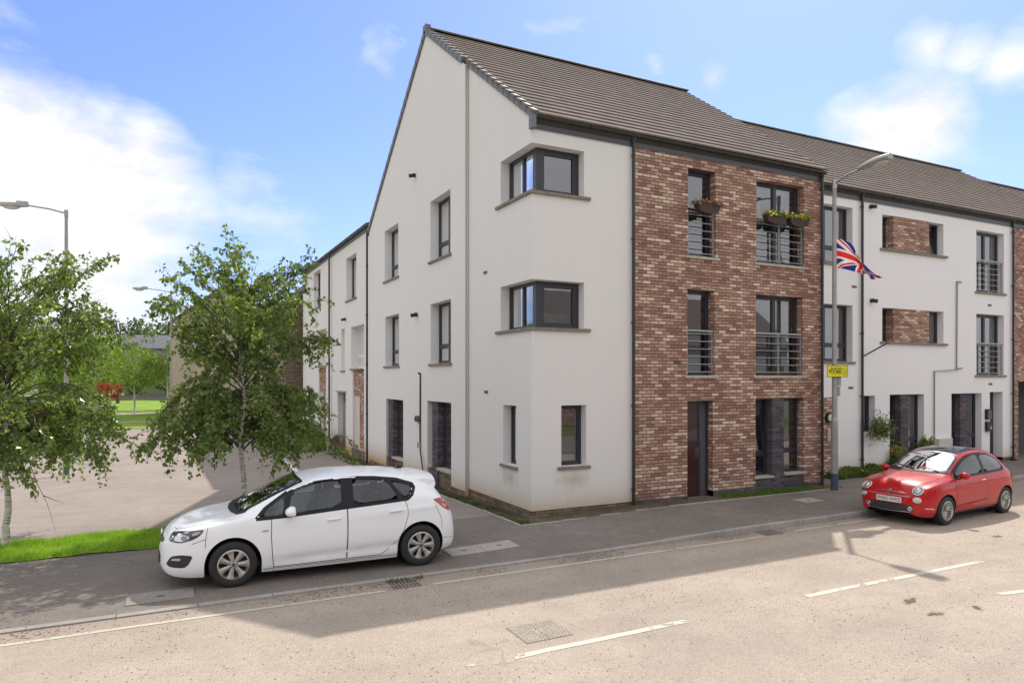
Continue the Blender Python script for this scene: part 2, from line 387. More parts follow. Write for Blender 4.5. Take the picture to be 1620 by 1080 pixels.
EDGE = ground_mat('concrete_edging', (.38, .35, .31), (.30, .27, .24), (.45, .41, .37), .4)
LAWN = ground_mat('lawn', (.20, .31, .035), (.16, .26, .025), (.27, .38, .06), .4)
SOIL = ground_mat('soil', (.11, .085, .06), (.07, .055, .04), (.15, .12, .085), .6)
FIELD = ground_mat('distant_ground', (.12, .15, .06), (.09, .12, .045), (.15, .18, .08), .2, scale=.05)
mb = MB(); mb.face([(-1500, -1500, -.42), (1500, -1500, -.42), (1500, 1500, -.42), (-1500, 1500, -.42)]); tag(mb.build('ground', FIELD), None, kind='structure')
mb = MB(); xs = lin(-90, 90, 90)
for x in xs: mb.v += [(x, -9.6, 0), (x, kerb_y(x) - .0, 0)]
for i in range(90): mb.f.append((2 * i, 2 * i + 2, 2 * i + 3, 2 * i + 1)); mb.mi.append(0)
tag(mb.build('road', ROAD), None, kind='structure')
mb = MB(); mb.box(-90, 90, -15, -9.75, -.3, .1); tag(mb.build('far_pavement', PAVE), None, kind='structure')
mb = MB()
for i in range(200):
    x = -90 + i * .915; mb.box(x, x + .91, -9.75, -9.6, -.2, .105)
tag(mb.build('far_kerb', KERB), None, kind='structure')
# kerb stones that drop towards the parking space
mb = MB(); x = -60.0
while x < 60:
    L = .909; xa, xb = x + .004, x + L - .004; w = .125
    ya, yb = kerb_y(xa), kerb_y(xb); za, zb = kh(xa) + random.Random(int(x * 10)).uniform(-.003, .003), kh(xb)
    b = len(mb.v)
    mb.v += [(xa, ya, -.1), (xb, yb, -.1), (xb, yb + w, -.1), (xa, ya + w, -.1), (xa, ya + .012, za), (xb, yb + .012, zb), (xb, yb + w, zb + .003), (xa, ya + w, za + .003)]
    for q in ((4, 5, 6, 7), (0, 1, 5, 4), (1, 2, 6, 5), (3, 0, 4, 7)): mb.f.append(tuple(b + i for i in q)); mb.mi.append(0)
    x += L
tag(mb.build('kerb', KERB), None, kind='structure')
sheet('pavement', lin(-60, -.5, 60), lambda x: (kerb_y(x) + .123, .72), 4, 0, PAVE)
sheet('pavement', lin(-.5, 60, 60), lambda x: (kerb_y(x) + .123, 1.5 if x < 19 else 9), 6, 0, PAVE)
sheet('driveway', lin(-7, .2, 12), lambda x: (.72, 42), 60, 0, DRIVE)
sheet('driveway', lin(-45, -7, 20), lambda x: (2.55, 36.5 + (x + 7) * .0), 30, 0, DRIVE)
sheet('soil_strip', lin(-45, -7, 20), lambda x: (.72, 2.55), 4, -.004, SOIL)
sheet('lawn', lin(-60, -7, 24), lambda x: (36.5, 50), 10, .02, LAWN)
sheet('lawn', lin(-70, -2, 24), lambda x: (50, 150), 10, .02 if True else 0, LAWN)
sheet('lawn', lin(-2, 0.3, 2), lambda x: (60, 150), 10, .02, LAWN)
sheet('path', lin(-60, -7, 24), lambda x: (43.0, 44.6), 2, .03, EDGE)
sheet('path', lin(-60, -5, 24), lambda x: (54.5, 57.5), 2, .03, EDGE)
# concrete edging and bare strip beside the corner block
mb = MB()
for i in range(24):
    y0 = -.5 + i * .915; mb.box(-.56, -.5, y0, y0 + .91, gz(-.5, y0) - .1, gz(-.5, y0) + .014)
tag(mb.build('edging', EDGE), None, kind='structure')
mb = MB()
for i in range(10):
    x0 = -.5 + i * .915; mb.box(x0, x0 + .91, -.56, -.5, 0, gz(x0, 0) + .014)
tag(mb.build('edging', EDGE), None, kind='structure')
sheet('soil_strip', lin(-.498, .0, 3), lambda x: (-.498, 20.0), 40, .006, SOIL)
sheet('soil_strip', lin(.0, 8.9, 20), lambda x: (-.498, .02), 3, .006, SOIL)
sheet('soil_strip', lin(9.9, 12.9, 12), lambda x: (.55 + (x - 9.9) * .06, 1.02), 3, .006, SOIL)
# painted lines
LINE = paint_line_mat('edge_line_paint', (.56, .51, .42), .7, .37)
WORN = paint_line_mat('worn_line_paint', (.58, .54, .47), 1.3, .50)
WORN2 = paint_line_mat('centre_line_paint', (.60, .56, .49), .8, .36)
def strip(name, pts, w, m, z=.004):
    mb = MB()
    for i, (x, y) in enumerate(pts):
        j = random.Random(i * 7 + 1).uniform(-.006, .006); mb.v += [(x, y - w / 2 + j, z), (x, y + w / 2 + j, z)]
    for i in range(len(pts) - 1): mb.f.append((2 * i, 2 * i + 2, 2 * i + 3, 2 * i + 1)); mb.mi.append(0)
    return tag(mb.build(name, m), None, kind='structure')
def seg(x0, y0, x1, y1, n=12): return [(x0 + (x1 - x0) * i / n, y0 + (y1 - y0) * i / n) for i in range(n + 1)]
strip('edge_marking', seg(-30, -3.3, -4.06, -3.3, 40), .075, LINE)
strip('edge_marking', seg(-3.36, -3.3, 3.1, -3.27, 20), .075, LINE)
strip('edge_marking', seg(3.9, -3.2, 6.6, -3.16), .075, LINE)
strip('centre_marking', seg(-3.5, -6.09, -1.15, -6.06), .10, WORN2)
strip('centre_marking', seg(-5.9, -6.14, -3.5, -6.09), .10, WORN)
strip('centre_marking', seg(.9, -6.05, 4.85, -6.08), .10, WORN2)
strip('centre_marking', seg(8.3, -6.1, 11.5, -6.1), .10, WORN2)
strip('centre_marking', seg(3.3, -7.15, 5.6, -7.6), .10, WORN2)
# pale bay line on the drive
mb = MB()
for i in range(13):
    y = 8.6 + i * .62; mb.v += [(-2.95 + .03 * i - .08, y, gz(-2.9, y) + .005), (-2.95 + .03 * i + .08, y, gz(-2.9, y) + .005)]
for i in range(12): mb.f.append((2 * i, 2 * i + 1, 2 * i + 3, 2 * i + 2)); mb.mi.append(0)
tag(mb.build('bay_marking', mat('bay_paint', (.75, .73, .68), .7, var=.1)), None, kind='structure')
# dirt trodden on the road
DIRT = None
m, g, p, pos = nodemat('road_dirt')
g.link(g.ramp(g.noise(pos, 12, 5, .7), [(.3, (.09, .065, .04)), (.7, (.20, .15, .10))]), p.inputs['Base Color']); p.inputs['Roughness'].default_value = .95
oc = g.new('ShaderNodeTexCoord').outputs['Object']
sp = g.new('ShaderNodeVectorMath', operation='LENGTH'); g.link(oc, sp.inputs[0])
a = g.m('SUBTRACT', g.m('ADD', g.noise(pos, 14, 7, .8), .10), g.m('MULTIPLY', sp.outputs['Value'], .62))
g.link(g.m('MULTIPLY', g.m('SUBTRACT', a, .40), 7.0, clamp=True), p.inputs['Alpha']); DIRT = m
for x, y, sx, sy, rz in ((1.95, -6.8, .55, .22, .25), (1.75, -7.25, .45, .17, -.1), (2.45, -7.35, .3, .15, .5), (6.9, -5.2, .4, .2, 0)):
    mb = MB(); n = 20
    mb.v = [(math.cos(2 * math.pi * i / n), math.sin(2 * math.pi * i / n), 0) for i in range(n)]; mb.f = [tuple(range(n))]; mb.mi = [0]
    o = mb.build('dirt_patch', DIRT); o.location = (x, y, .006); o.scale = (sx, sy, 1); o.rotation_euler = (0, 0, rz); tag(o, None, kind='structure')
# covers, gullies
def cover(name, label, pts, z, m, keys=()):
    t = thing(name, label, 'manhole cover', (*pts[0], z))
    mb = MB(); mb.prism([(x, y, z) for x, y in pts], (0, 0, .012)); mb.build('lid', m, t)
    for kx, ky in keys:
        mb = MB(); mb.box(kx - .05, kx + .05, ky - .02, ky + .02, z, z + .0145); mb.build('lifting_slot', BLACK, t)
    return t
COVER = ground_mat('concrete_cover', (.40, .37, .34), (.33, .30, .275), (.46, .43, .40), .3)
COVER2 = ground_mat('grimy_cover', (.27, .25, .23), (.22, .2, .185), (.31, .29, .265), .3)
cover('pavement_cover', 'pale concrete utility cover on the pavement behind the white hatchback', [(-2.6, -2.1), (-1.97, -2.06), (-1.95, -1.58), (-2.58, -1.62)], kh(-2), COVER, [(-2.28, -1.84)])
cover('pavement_cover', 'pale concrete utility cover nearer the building corner, second of the pair behind the white car', [(-1.96, -2.06), (-1.3, -2.0), (-1.28, -1.5), (-1.94, -1.57)], kh(-2), COVER, [(-1.6, -1.78)])
cover('pavement_cover', 'grimy rectangular cover set in the pavement in front of the white hatchback', [(-7.2, -2.5), (-6.4, -2.5), (-6.4, -2.02), (-7.2, -2.02)], kh(-7), COVER2, [(-6.8, -2.26)])
cover('pavement_cover', 'small square pale cover in the pavement near the lamp post base', [(6.2, -1.62), (6.75, -1.62), (6.75, -1.2), (6.2, -1.2)], kh(6), COVER, [(6.47, -1.41)])
t = thing('road_manhole', 'worn rectangular iron manhole cover flush in the sunlit road', 'manhole cover', (-2.9, -5.56, 0))
IRON = ground_mat('iron_cover', (.36, .315, .27), (.30, .265, .23), (.41, .36, .31), .5)
mb = MB(); mb.box(-3.2, -2.6, -5.83, -5.3, 0, .004); mb.build('frame', mat('iron_dark', (.2, .175, .15), .8), t)
mb = MB(); mb.box(-3.188, -2.905, -5.818, -5.312, 0, .006); mb.box(-2.895, -2.612, -5.818, -5.312, 0, .006); mb.build('lid', IRON, t)
mb = MB()
for i in range(22):
    for j in range(19):
        if (i + j) % 2 == 0 and not (8 < i < 13 and 7 < j < 12): mb.box(-3.18 + i * .0258, -3.18 + i * .0258 + .018, -5.81 + j * .0262, -5.81 + j * .0262 + .012, .006, .0095)
mb.build('tread', IRON, t)
def gully(label, x, y, rz=0):
    t = thing('drain_grate', label, 'drain', (x, y, 0), rz, world=False)
    mb = MB(); mb.box(-.2, .2, -.15, .15, .0, .003); mb.build('pit', mat('pit_dark', (.05, .045, .04), .9), t)
    mb = MB()
    for i in range(8): mb.box(-.19 + i * .052, -.19 + i * .052 + .026, -.145, .145, .003, .012)
    mb.box(-.2, .2, -.15, -.135, .003, .013); mb.box(-.2, .2, .135, .15, .003, .013); mb.box(-.2, .2, -.01, .01, .003, .0125); mb.build('bars', mat('rusty_iron', (.20, .175, .15), .8, var=.2), t)
    return t
gully('iron drain grate with a grass tuft by the kerb below the white car', -3.72, -3.14)
gully('iron drain grate by the kerb between the two edge lines near the red car', 3.42, -3.1)
# ---------------------------------------------------------------- building parts
def plane_map(axis, at, sgn=1):
    if axis == 'y': return lambda u, d, z: (u, at + d * sgn, z)
    return lambda u, d, z: (at + d * sgn, u, z)
def tbox(mb, T, u0, u1, d0, d1, z0, z1, mi=0):
    P = [T(u, d, z) for u in (u0, u1) for d in (d0, d1) for z in (z0, z1)]
    xs = [p[0] for p in P]; ys = [p[1] for p in P]; zs = [p[2] for p in P]
    mb.box(min(xs), max(xs), min(ys), max(ys), min(zs), max(zs), mi)
def wall_with_holes(mb, T, u0, u1, z0, z1, holes, depth=.25, mi=0, rmi=None, top=None, open0=False):
    """top(u): wall height at u (for gables), else z1"""
    us = sorted({u0, u1} | {h[0] for h in holes} | {h[1] for h in holes})
    if top: us = sorted(set(us) | set(top[1]))
    us = [u for u in us if u0 <= u <= u1]
    zs = sorted({z0, z1} | {h[2] for h in holes} | {h[3] for h in holes})
    for i in range(len(us) - 1):
        for j in range(len(zs) - 1):
            uc, zc = (us[i] + us[i + 1]) / 2, (zs[j] + zs[j + 1]) / 2
            if any(h[0] < uc < h[1] and h[2] < zc < h[3] for h in holes): continue
            a, b, c, d = us[i], us[i + 1], zs[j], zs[j + 1]
            mb.face([T(a, 0, c), T(b, 0, c), T(b, 0, d), T(a, 0, d)], mi)
        if top:
            a, b = us[i], us[i + 1]; ta, tb = top[0](a), top[0](b)
            if ta > z1 + .001 or tb > z1 + .001: mb.face([T(a, 0, z1), T(b, 0, z1), T(b, 0, tb), T(a, 0, ta)], mi)
    r = mi if rmi is None else rmi
    for h in holes:
        a, b, c, d = h[:4]; dd = h[4] if len(h) > 4 else depth
        if not (open0 and a < 1e-6): mb.face([T(a, 0, c), T(a, dd, c), T(a, dd, d), T(a, 0, d)], r)
        mb.face([T(b, 0, c), T(b, dd, c), T(b, dd, d), T(b, 0, d)], r)
        if open0 == 2 and a < 1e-6: a = .25
        mb.face([T(a, 0, d), T(b, 0, d), T(b, dd, d), T(a, dd, d)], r); mb.face([T(a, 0, c), T(b, 0, c), T(b, dd, c), T(a, dd, c)], r)
def window(parent, T, u0, u1, z0, z1, d=.2, transom=None, mull=(), sill=None, curt=None, open_=None, fm=None, fw=.06, name='window', sillm=None, label=None):
    """frame > panes, curtain, sill; d = how far the frame sits behind the wall face"""
    fm = fm or FRAME; mb = MB(); f = fw
    tbox(mb, T, u0 + .002, u1 - .002, d, d + .07, z1 - f, z1 - .002); tbox(mb, T, u0 + .002, u1 - .002, d, d + .07, z0 + .002, z0 + f)
    tbox(mb, T, u0 + .002, u0 + f, d, d + .07, z0 + f, z1 - f); tbox(mb, T, u1 - f, u1 - .002, d, d + .07, z0 + f, z1 - f)
    us = [u0] + list(mull) + [u1]
    for m_ in mull: tbox(mb, T, m_ - .045, m_ + .045, d - .002, d + .07, z0 + f, z1 - f)
    zs = [z0, z1] if transom is None else [z0, transom, z1]
    cells = []
    for i in range(len(us) - 1):
        a = us[i] + (f if i == 0 else .045); b = us[i + 1] - (f if i == len(us) - 2 else .045)
        if transom is not None: tbox(mb, T, a, b, d - .001, d + .07, transom - .035, transom + .035)
        for j in range(len(zs) - 1):
            c = zs[j] + (f if j == 0 else .035); e = zs[j + 1] - (f if j == len(zs) - 2 else .035)
            cells.append((a, b, c, e, i, j))
    gm = MB()
    for (a, b, c, e, i, j) in cells:
        s = .028
        if open_ and (i, j) == open_[0]:   # sash tilted inwards at its head or outwards at its foot
            k = open_[1]
            def q(u, z, dd): return T(u, d + .02 + dd + k * (z - c) / (e - c), z)
            for (ua, ub, za, zb) in ((a, b, e - .05, e), (a, b, c, c + .05), (a, a + .05, c, e), (b - .05, b, c, e)):
                pts = [q(ua, za, 0), q(ub, za, 0), q(ub, zb, 0), q(ua, zb, 0)]; pb = [q(ua, za, .05), q(ub, za, .05), q(ub, zb, .05), q(ua, zb, .05)]
                mb.face(pts); mb.face(pb)
                for n_ in range(4): mb.face([pts[n_], pts[(n_ + 1) % 4], pb[(n_ + 1) % 4], pb[n_]])
            gm.face([q(a + .05, c + .05, .02), q(b - .05, c + .05, .02), q(b - .05, e - .05, .02), q(a + .05, e - .05, .02)])
            continue
        for (ua, ub, za, zb) in ((a, b, e - s, e), (a, b, c, c + s), (a, a + s, c + s, e - s), (b - s, b, c + s, e - s)):
            tbox(mb, T, ua, ub, d + .012, d + .06, za, zb)
        gm.face([T(a + s, d + .035, c + s), T(b - s, d + .035, c + s), T(b - s, d + .035, e - s), T(a + s, d + .035, e - s)])
    fr = mb.build(name, fm, parent)
    if label: fr['label'] = label
    gm.build('pane', GLASS, fr)
    rm = MB(); D0, D1 = d + .075, d + 1.1
    A = [(u0, z0), (u1, z0), (u1, z1), (u0, z1)]
    e0, e1 = max(.0, .0), .35
    F_ = [T(u, D0, z) for u, z in A]; B_ = [T(u0 - e1, D1, z0 - .1), T(u1 + e1, D1, z0 - .1), T(u1 + e1, D1, z1 + .15), T(u0 - e1, D1, z1 + .15)]
    for k in range(4): rm.face([F_[k], F_[(k + 1) % 4], B_[(k + 1) % 4], B_[k]])
    rm.face(B_); rm.build('room', ROOM, fr)
    if curt:
        cm = MB()
        for kind, a, b, c, e in curt:
            ua, ub = u0 + (u1 - u0) * a, u0 + (u1 - u0) * b; za, zb = z0 + (z1 - z0) * c, z0 + (z1 - z0) * e
            n = max(3, int((ub - ua) / .022)) if kind == 'c' else 1
            pr = None
            for k in range(n + 1):
                u = ua + (ub - ua) * k / n; w = d + .16 + (.022 * math.sin(k * 1.7) if kind == 'c' else 0)
                cur = (T(u, w, za), T(u, w, zb))
                if pr: cm.face([pr[0], cur[0], cur[1], pr[1]], 0 if kind == 'c' else 1)
                pr = cur
        cm.build('curtain', [CURT, BLIND], fr)
    if sill is not None:
        sm = MB(); e = .09 if sill else 0
        tbox(sm, T, u0 - e, u1 + e, -.055, d + .0, z0 - .065, z0 - .002); so_ = sm.build('sill', sillm or SILL, fr)
        bev(so_, .006)
    return fr
def bev(o, w=.005, seg=2):
    md = o.modifiers.new('bevel', 'BEVEL'); md.width = w; md.segments = seg; md.limit_method = 'ANGLE'
def railing(parent, T, u0, u1, z0, z1, d0=-.05, mid=True):
    mb = MB(); d = .06
    for u in (u0 + .03, u1 - .03): tbox(mb, T, u - .022, u + .022, d - .01, d + .01, z0, z1)
    if mid:
        um = (u0 + u1) / 2; tbox(mb, T, um - .03, um - .012, d - .01, d + .01, z0, z1); tbox(mb, T, um + .012, um + .03, d - .01, d + .01, z0, z1)
    tbox(mb, T, u0 + .006, u1 - .006, d - .03, d + .03, z1 - .02, z1 + .02)
    for k in range(6):
        z = z0 + .05 + (z1 - z0 - .12) * k / 5.0
        mb.tube([T(u0 + .006, d - .02, z), T(u1 - .006, d - .02, z)], .011, 8)
    fr = mb.build('railing', RAILM, parent, smooth=40); return fr
def downpipe(parent, x, y, z0, z1, off=(0, -.07), mat_=None, sock=True, r=.036):
    mb = MB(); px, py = x + off[0], y + off[1]
    mb.tube([(px, py, z1), (px, py, z0)], r, 12)
    z = z1 - .3
    while z > z0 + .2:
        mb.tube([(px, py, z - .03), (px, py, z + .03)], r + .009, 12)
        mb.box(min(px, x) - .012, max(px, x) + .012, min(py, y) - .0, max(py, y) + .0 + .001, z - .015, z + .015); z -= 1.85
    if sock:
        mb.tube([(px, py, z1 + .0), (px, py, z1 + .1)], [r + .01, r + .03], 12)
        mb.box(px - .09, px + .09, py - .09, py + .06, z0 - .03, z0 + .03)
    return mb.build('downpipe', mat_ or DARKP, parent, smooth=40)
def gutter(parent, p0, p1, r=.062, mat_=None):
    mb = MB(); p0 = Vector(p0); p1 = Vector(p1); t = (p1 - p0).normalized(); s = t.cross(Vector((0, 0, 1)))
    prof = [(math.cos(a) * r, math.sin(a) * r) for a in [math.pi + math.pi * k / 8 for k in range(9)]]
    prof2 = [(x * .9, y * .9) for x, y in reversed(prof)]
    pr = prof + prof2
    n = len(pr); b = 0
    mb.v += [tuple(p0 + s * x + Vector((0, 0, y))) for x, y in pr] + [tuple(p1 + s * x + Vector((0, 0, y))) for x, y in pr]
    for i in range(n): mb.f.append((i, (i + 1) % n, n + (i + 1) % n, n + i)); mb.mi.append(0)
    mb.f.append(tuple(range(9))); mb.f.append(tuple(n + i for i in range(9))); mb.mi += [0, 0]
    L = (p1 - p0).length; k = .45
    while k < L:
        c = p0 + t * k
        mb.tube([tuple(c + t * -.02 + s * x * 1.08 + Vector((0, 0, y * 1.08))) for x, y in prof], .008, 5); k += .95
    return mb.build('gutter', mat_ or DARKP, parent)
def tiled_slope(parent, xb, xt, yE, zE, yR, zR, gauge=.335, tw=.42, name='tile_courses', seed=1, jag=False):
    """courses of interlocking tiles, each its own little slab with a real step"""
    rnd = random.Random(seed); mb = MB(); dy, dz = yR - yE, zR - zE; L = math.hypot(dy, dz); n = round(L / gauge); uy, uz = dy / L, dz / L; ny, nz = -uz, uy
    if ny * dy > 0: ny, nz = ny, nz
    if nz < 0: ny, nz = -ny, -nz
    for k in range(n):
        s0 = L * k / n; s1 = min(L, L * (k + 1) / n + .04)
        xa = xb[0] + (xt[0] - xb[0]) * s0 / L; xe = xb[1] + (xt[1] - xb[1]) * s0 / L
        x = xa - (tw / 2 if k % 2 else 0)
        while x < xe - .02:
            a, b = max(xa, x), min(xe, x + tw)
            if b - a > .02:
                j = 0; h0, h1 = .054, .024
                P = lambda xx, s, h: (xx, yE + uy * s + ny * h, zE + uz * s + nz * h)
                q = [P(a, s0, h0), P(b, s0, h0), P(b, s1, h1), P(a, s1, h1)]; w = [P(a, s0, h0 - .04), P(b, s0, h0 - .04), P(b, s1, h1 - .012), P(a, s1, h1 - .012)]
                c = len(mb.v); mb.v += q + w
                for f in ((0, 1, 2, 3), (4, 5, 1, 0), (5, 6, 2, 1), (7, 4, 0, 3)): mb.f.append(tuple(c + i for i in f)); mb.mi.append(0)
            x += tw
    return mb.build(name, TILE, parent)
def ridge(parent, x0, x1, y, z, m=None, seed=3):
    mb = MB(); x = x0
    while x < x1 - .05:
        e = min(x1, x + .44); z_ = z + random.Random(int(x * 10) + seed).uniform(-.002, .002)
        pr = [(y + .13 * math.cos(a), z_ - .045 + .10 * math.sin(a)) for a in [math.pi * k / 6 for k in range(7)]]
        b = len(mb.v); mb.v += [(x, *p) for p in pr] + [(e, *p) for p in pr]
        for i in range(6): mb.f.append((b + i, b + i + 1, b + 8 + i, b + 7 + i)); mb.mi.append(0)
        mb.f.append(tuple(b + i for i in range(7))); mb.mi.append(0); mb.f.append(tuple(b + 7 + i for i in range(7))); mb.mi.append(0)
        x += .445
    return mb.build('ridge_tiles', m or mat('ridge_tile', (.10, .09, .085), .7, var=.15), parent, smooth=35)
def vent(parent, T, u, z, w=.21, h=.075):
    mb = MB(); tbox(mb, T, u - w / 2, u + w / 2, -.008, .01, z - h / 2, z + h / 2)
    for i in range(6): tbox(mb, T, u - w / 2 + .012 + i * .033, u - w / 2 + .032 + i * .033, -.011, .0, z - h / 2 + .012, z + h / 2 - .012, 1)
    return mb.build('wall_vent', [mat('beige_plastic', (.34, .31, .28), .6), BLACK], parent)
def bulkhead(parent, T, u, z):
    mb = MB(); c0 = T(u, 0, z); c1 = T(u, -.09, z); c2 = T(u, -.12, z - .02); c3 = T(u, -.19, z - .03)
    mb.tube([c0, c1], .06, 14); mb.tube([c1, c2, c3], [.035, .055, .06], 14); return mb.build('wall_light', BLACK, parent, smooth=40)
# ---------------------------------------------------------------- the corner block
RX, RZ, EZ = 6.15, 12.80, 8.30     # ridge y, ridge z, eave z
GX = -.10                          # the long gable wall stands proud of the corner bay
blk = thing('apartment_block', 'three storey corner block with white gable, mixed red brick front and tall tiled roof', 'apartment block', (0, 0, 0))
SY = plane_map('y', 0.0); SX = plane_map('x', 0.0); SG = plane_map('x', GX)
def roofz(y): return EZ + (RZ - EZ) * (y / RX) - .03 if y <= RX else EZ + (RZ - EZ) * ((12.3 - y) / (12.3 - RX)) - .03
mb = MB()
cw = [(6.78, 7.76), (3.96, 4.95)]
# street side of the corner bay
h1 = [(.62 + .09, 1.33, 1.04, 2.33)] + [(0, 1.28, a, b) for a, b in cw]
wall_with_holes(mb, SY, 0, 2.57, .16, 8.08, h1, open0=True)
# gable side of the corner bay
h2 = [(.70, 1.34, 1.0, 2.31)] + [(0, 1.47, a, b) for a, b in cw]
wall_with_holes(mb, SX, 0, 3.30, .16, 8.08, h2, top=(roofz, [0, 3.30]), open0=2)
wb = mb.build('white_wall', WALL, blk)
mb = MB()
gw = [(4.28, 5.80, 6.16, 7.84), (8.78, 10.30, 6.16, 7.86), (4.25, 5.78, 3.30, 4.97), (8.72, 10.24, 3.30, 4.96), (4.22, 6.05, -.2, 2.26, .27), (8.27, 10.13, -.3, 2.21, .27)]
wall_with_holes(mb, SG, 3.30, 12.30, -.35, 8.08, gw, top=(roofz, [3.30, RX, 12.30]))
mb.face([(GX, 3.30, -.2), (0, 3.30, -.2), (0, 3.30, roofz(3.3)), (GX, 3.30, roofz(3.3))]); mb.face([(GX, 12.3, -.6), (.3, 12.3, -.6), (.3, 12.3, 8.3), (GX, 12.3, 8.3)])
mb.build('gable_wall', WALL, blk)
mb = MB(); mb.box(GX + .02, GX + .06, 3.29, 3.298, .2, roofz(3.3) - .05); mb.box(-.012, .0, 3.278, 3.299, .18, roofz(3.28) - .03); mb.build('movement_joint', mat('joint_sealant', (.45, .43, .40), .8), blk)
# plinths
mb = MB(); mb.box(.015, 2.57, .015, .2, -.3, .158); mb.build('plinth', PLINTH, blk); mb = MB(); mb.box(.016, .2, .201, 3.28, -.4, .158); mb.build('plinth', PLINTH, blk)
# foot of the gable wall: render ends above a stepped brick course
for a, b, zt in ((3.302, 4.219, .10), (6.052, 8.268, .02), (10.132, 12.29, -.06)): mb = MB(); mb.box(GX - .006, .1, a, b, -.7, zt); mb.build('plinth', PLINTH, blk)
# brick street front
BX0, BX1 = 2.57, 8.60
hb = [(4.13, 4.98, 5.76, 7.80), (6.30, 7.97, 5.76, 7.83), (4.11, 4.94, 2.97, 4.99), (6.28, 7.94, 2.97, 4.98), (4.11, 4.90, .05, 2.37), (6.27, 7.96, .0, 2.39)]
mb = MB(); TB = plane_map('y', -.012)
wall_with_holes(mb, TB, BX0, BX1, .17, 8.08, hb, depth=.25)
mb.face([(BX0, -.012, .17), (BX0, .02, .17), (BX0, .02, 8.08), (BX0, -.012, 8.08)])
mb.face([(BX1, -.012, 0), (BX1, 1.6, 0), (BX1, 1.6, 8.1), (BX1, -.012, 8.1)])
mb.build('brick_wall', BRICK, blk)
TP = plane_map('y', -.02)
for q_ in ((BX0, 4.11, .0, .2, -.3, .168), (4.90, 6.27, .0, .2, -.3, .22), (6.27, 7.96, -.001, .2, -.3, .44), (7.96, BX1 + .01, .0, .2, -.3, .2), (4.11, 4.90, .03, .4, -.3, .05)): mb = MB(); tbox(mb, TP, *q_); mb.build('plinth', DBRICK, blk)
# solid core behind the walls so that no light leaks through
mb = MB(); mb.box(1.6, 8.58, 1.55, 12.2, -.3, 8.1); mb.build('core', ROOM, blk)
# windows of the corner block
window(blk, SY, .71, 1.33, 1.04, 2.33, curt=[('c', .05, .45, .5, 1), ('b', .05, .95, .0, .48)], sill=True)
window(blk, SX, .70, 1.34, 1.0, 2.31, sill=True, curt=[('c', 0, .6, 0, 1)])
for k, (a, b) in enumerate(cw):        # glazed corners
    mb = MB(); d = .22; f = .07
    mb.box(d, d + .13, d, d + .13, a + .002, b - .002)
    for T_, L_ in ((SY, 1.28), (SX, 1.47)):
        tbox(mb, T_, d + .13, L_ - .002, d, d + .07, b - f, b - .002); tbox(mb, T_, d + .13, L_ - .002, d, d + .07, a + .002, a + f)
        tbox(mb, T_, L_ - f, L_ - .002, d, d + .07, a + f, b - f)
    tbox(mb, SX, .78, .84, d, d + .07, a + f, b - f)
    tbox(mb, SY, d + .13, d + .20, d - .003, d + .07, a + f, b - f); tbox(mb, SY, L_ - .34, L_ - .26, d - .003, d + .068, a + f, b - f)
    tbox(mb, SY, .42, 1.13, d + .008, d + .06, b - .13, b - f); tbox(mb, SY, .42, 1.13, d + .008, d + .06, a + f, a + .12)
    fr = mb.build('corner_window', FRAME, blk)
    gm = MB()
    gm.face([SY(.42, d + .04, a + .12), SY(1.13, d + .04, a + .12), SY(1.13, d + .04, b - .13), SY(.42, d + .04, b - .13)])
    gm.build('pane', GLASS, fr); gm = MB()
    for u_, v_ in ((d + .13, .78), (.84, 1.40)): gm.face([SX(u_, d + .04, a + f), SX(v_, d + .04, a + f), SX(v_, d + .04, b - f), SX(u_, d + .04, b - f)])
    gm.build('pane', GLASSLOW, fr)
    rm = MB(); rm.face([(1.9, .3, a - .1), (1.9, 1.9, a - .1), (1.9, 1.9, b + .1), (1.9, .3, b + .1)]); rm.face([(.3, 1.9, a - .1), (1.9, 1.9, a - .1), (1.9, 1.9, b + .1), (.3, 1.9, b + .1)])
    for z in (a - .02, b + .02): rm.face([(.26, .26, z), (1.95, .26, z), (1.95, 1.95, z), (.26, 1.95, z)])
    rm.face([(.3, 1.55, a), (.9, 1.55, a), (.9, 1.55, b), (.3, 1.55, b)]); rm.face([(1.5, .3, a), (1.5, .9, a), (1.5, .9, b), (1.5, .3, b)])
    rm.build('room', ROOM, fr)
    cm = MB(); cm.box(.42, .425, .36, .72, a + .1 + (.0 if k == 0 else .22), b - .1); cm.build('blind', mat('bright_blind', (.5, .52, .53), .9), fr)
    cm = MB(); cm.box(.5, 1.2, .44, .45, a + .1, a + .36 if k else a + .1 + .001); cm.build('blind', BLIND, fr) if k else None
    sm = MB(); sm.box(-.055, 1.42, -.055, .22, a - .065, a - .003); sm.box(-.056, .219, .2195, 1.66, a - .064, a - .0035); o = sm.build('sill', SILL, fr)
window(blk, SG, 4.28, 5.80, 6.16, 7.84, d=.25, mull=(5.0,), transom=6.62, sill=True, curt=[('b', .0, 1, .3, 1)])
window(blk, SG, 8.78, 10.30, 6.16, 7.86, d=.25, mull=(9.5,), transom=6.62, sill=True, curt=[('c', .0, .5, .3, 1)])
window(blk, SG, 4.25, 5.78, 3.30, 4.97, d=.25, mull=(5.0,), transom=3.78, sill=True, open_=((0, 1), .16), curt=[('c', 0, .3, 0, 1)])
window(blk, SG, 8.72, 10.24, 3.30, 4.96, d=.25, mull=(9.5,), transom=3.78, sill=True, curt=[('b', 0, 1, 0, 1)])
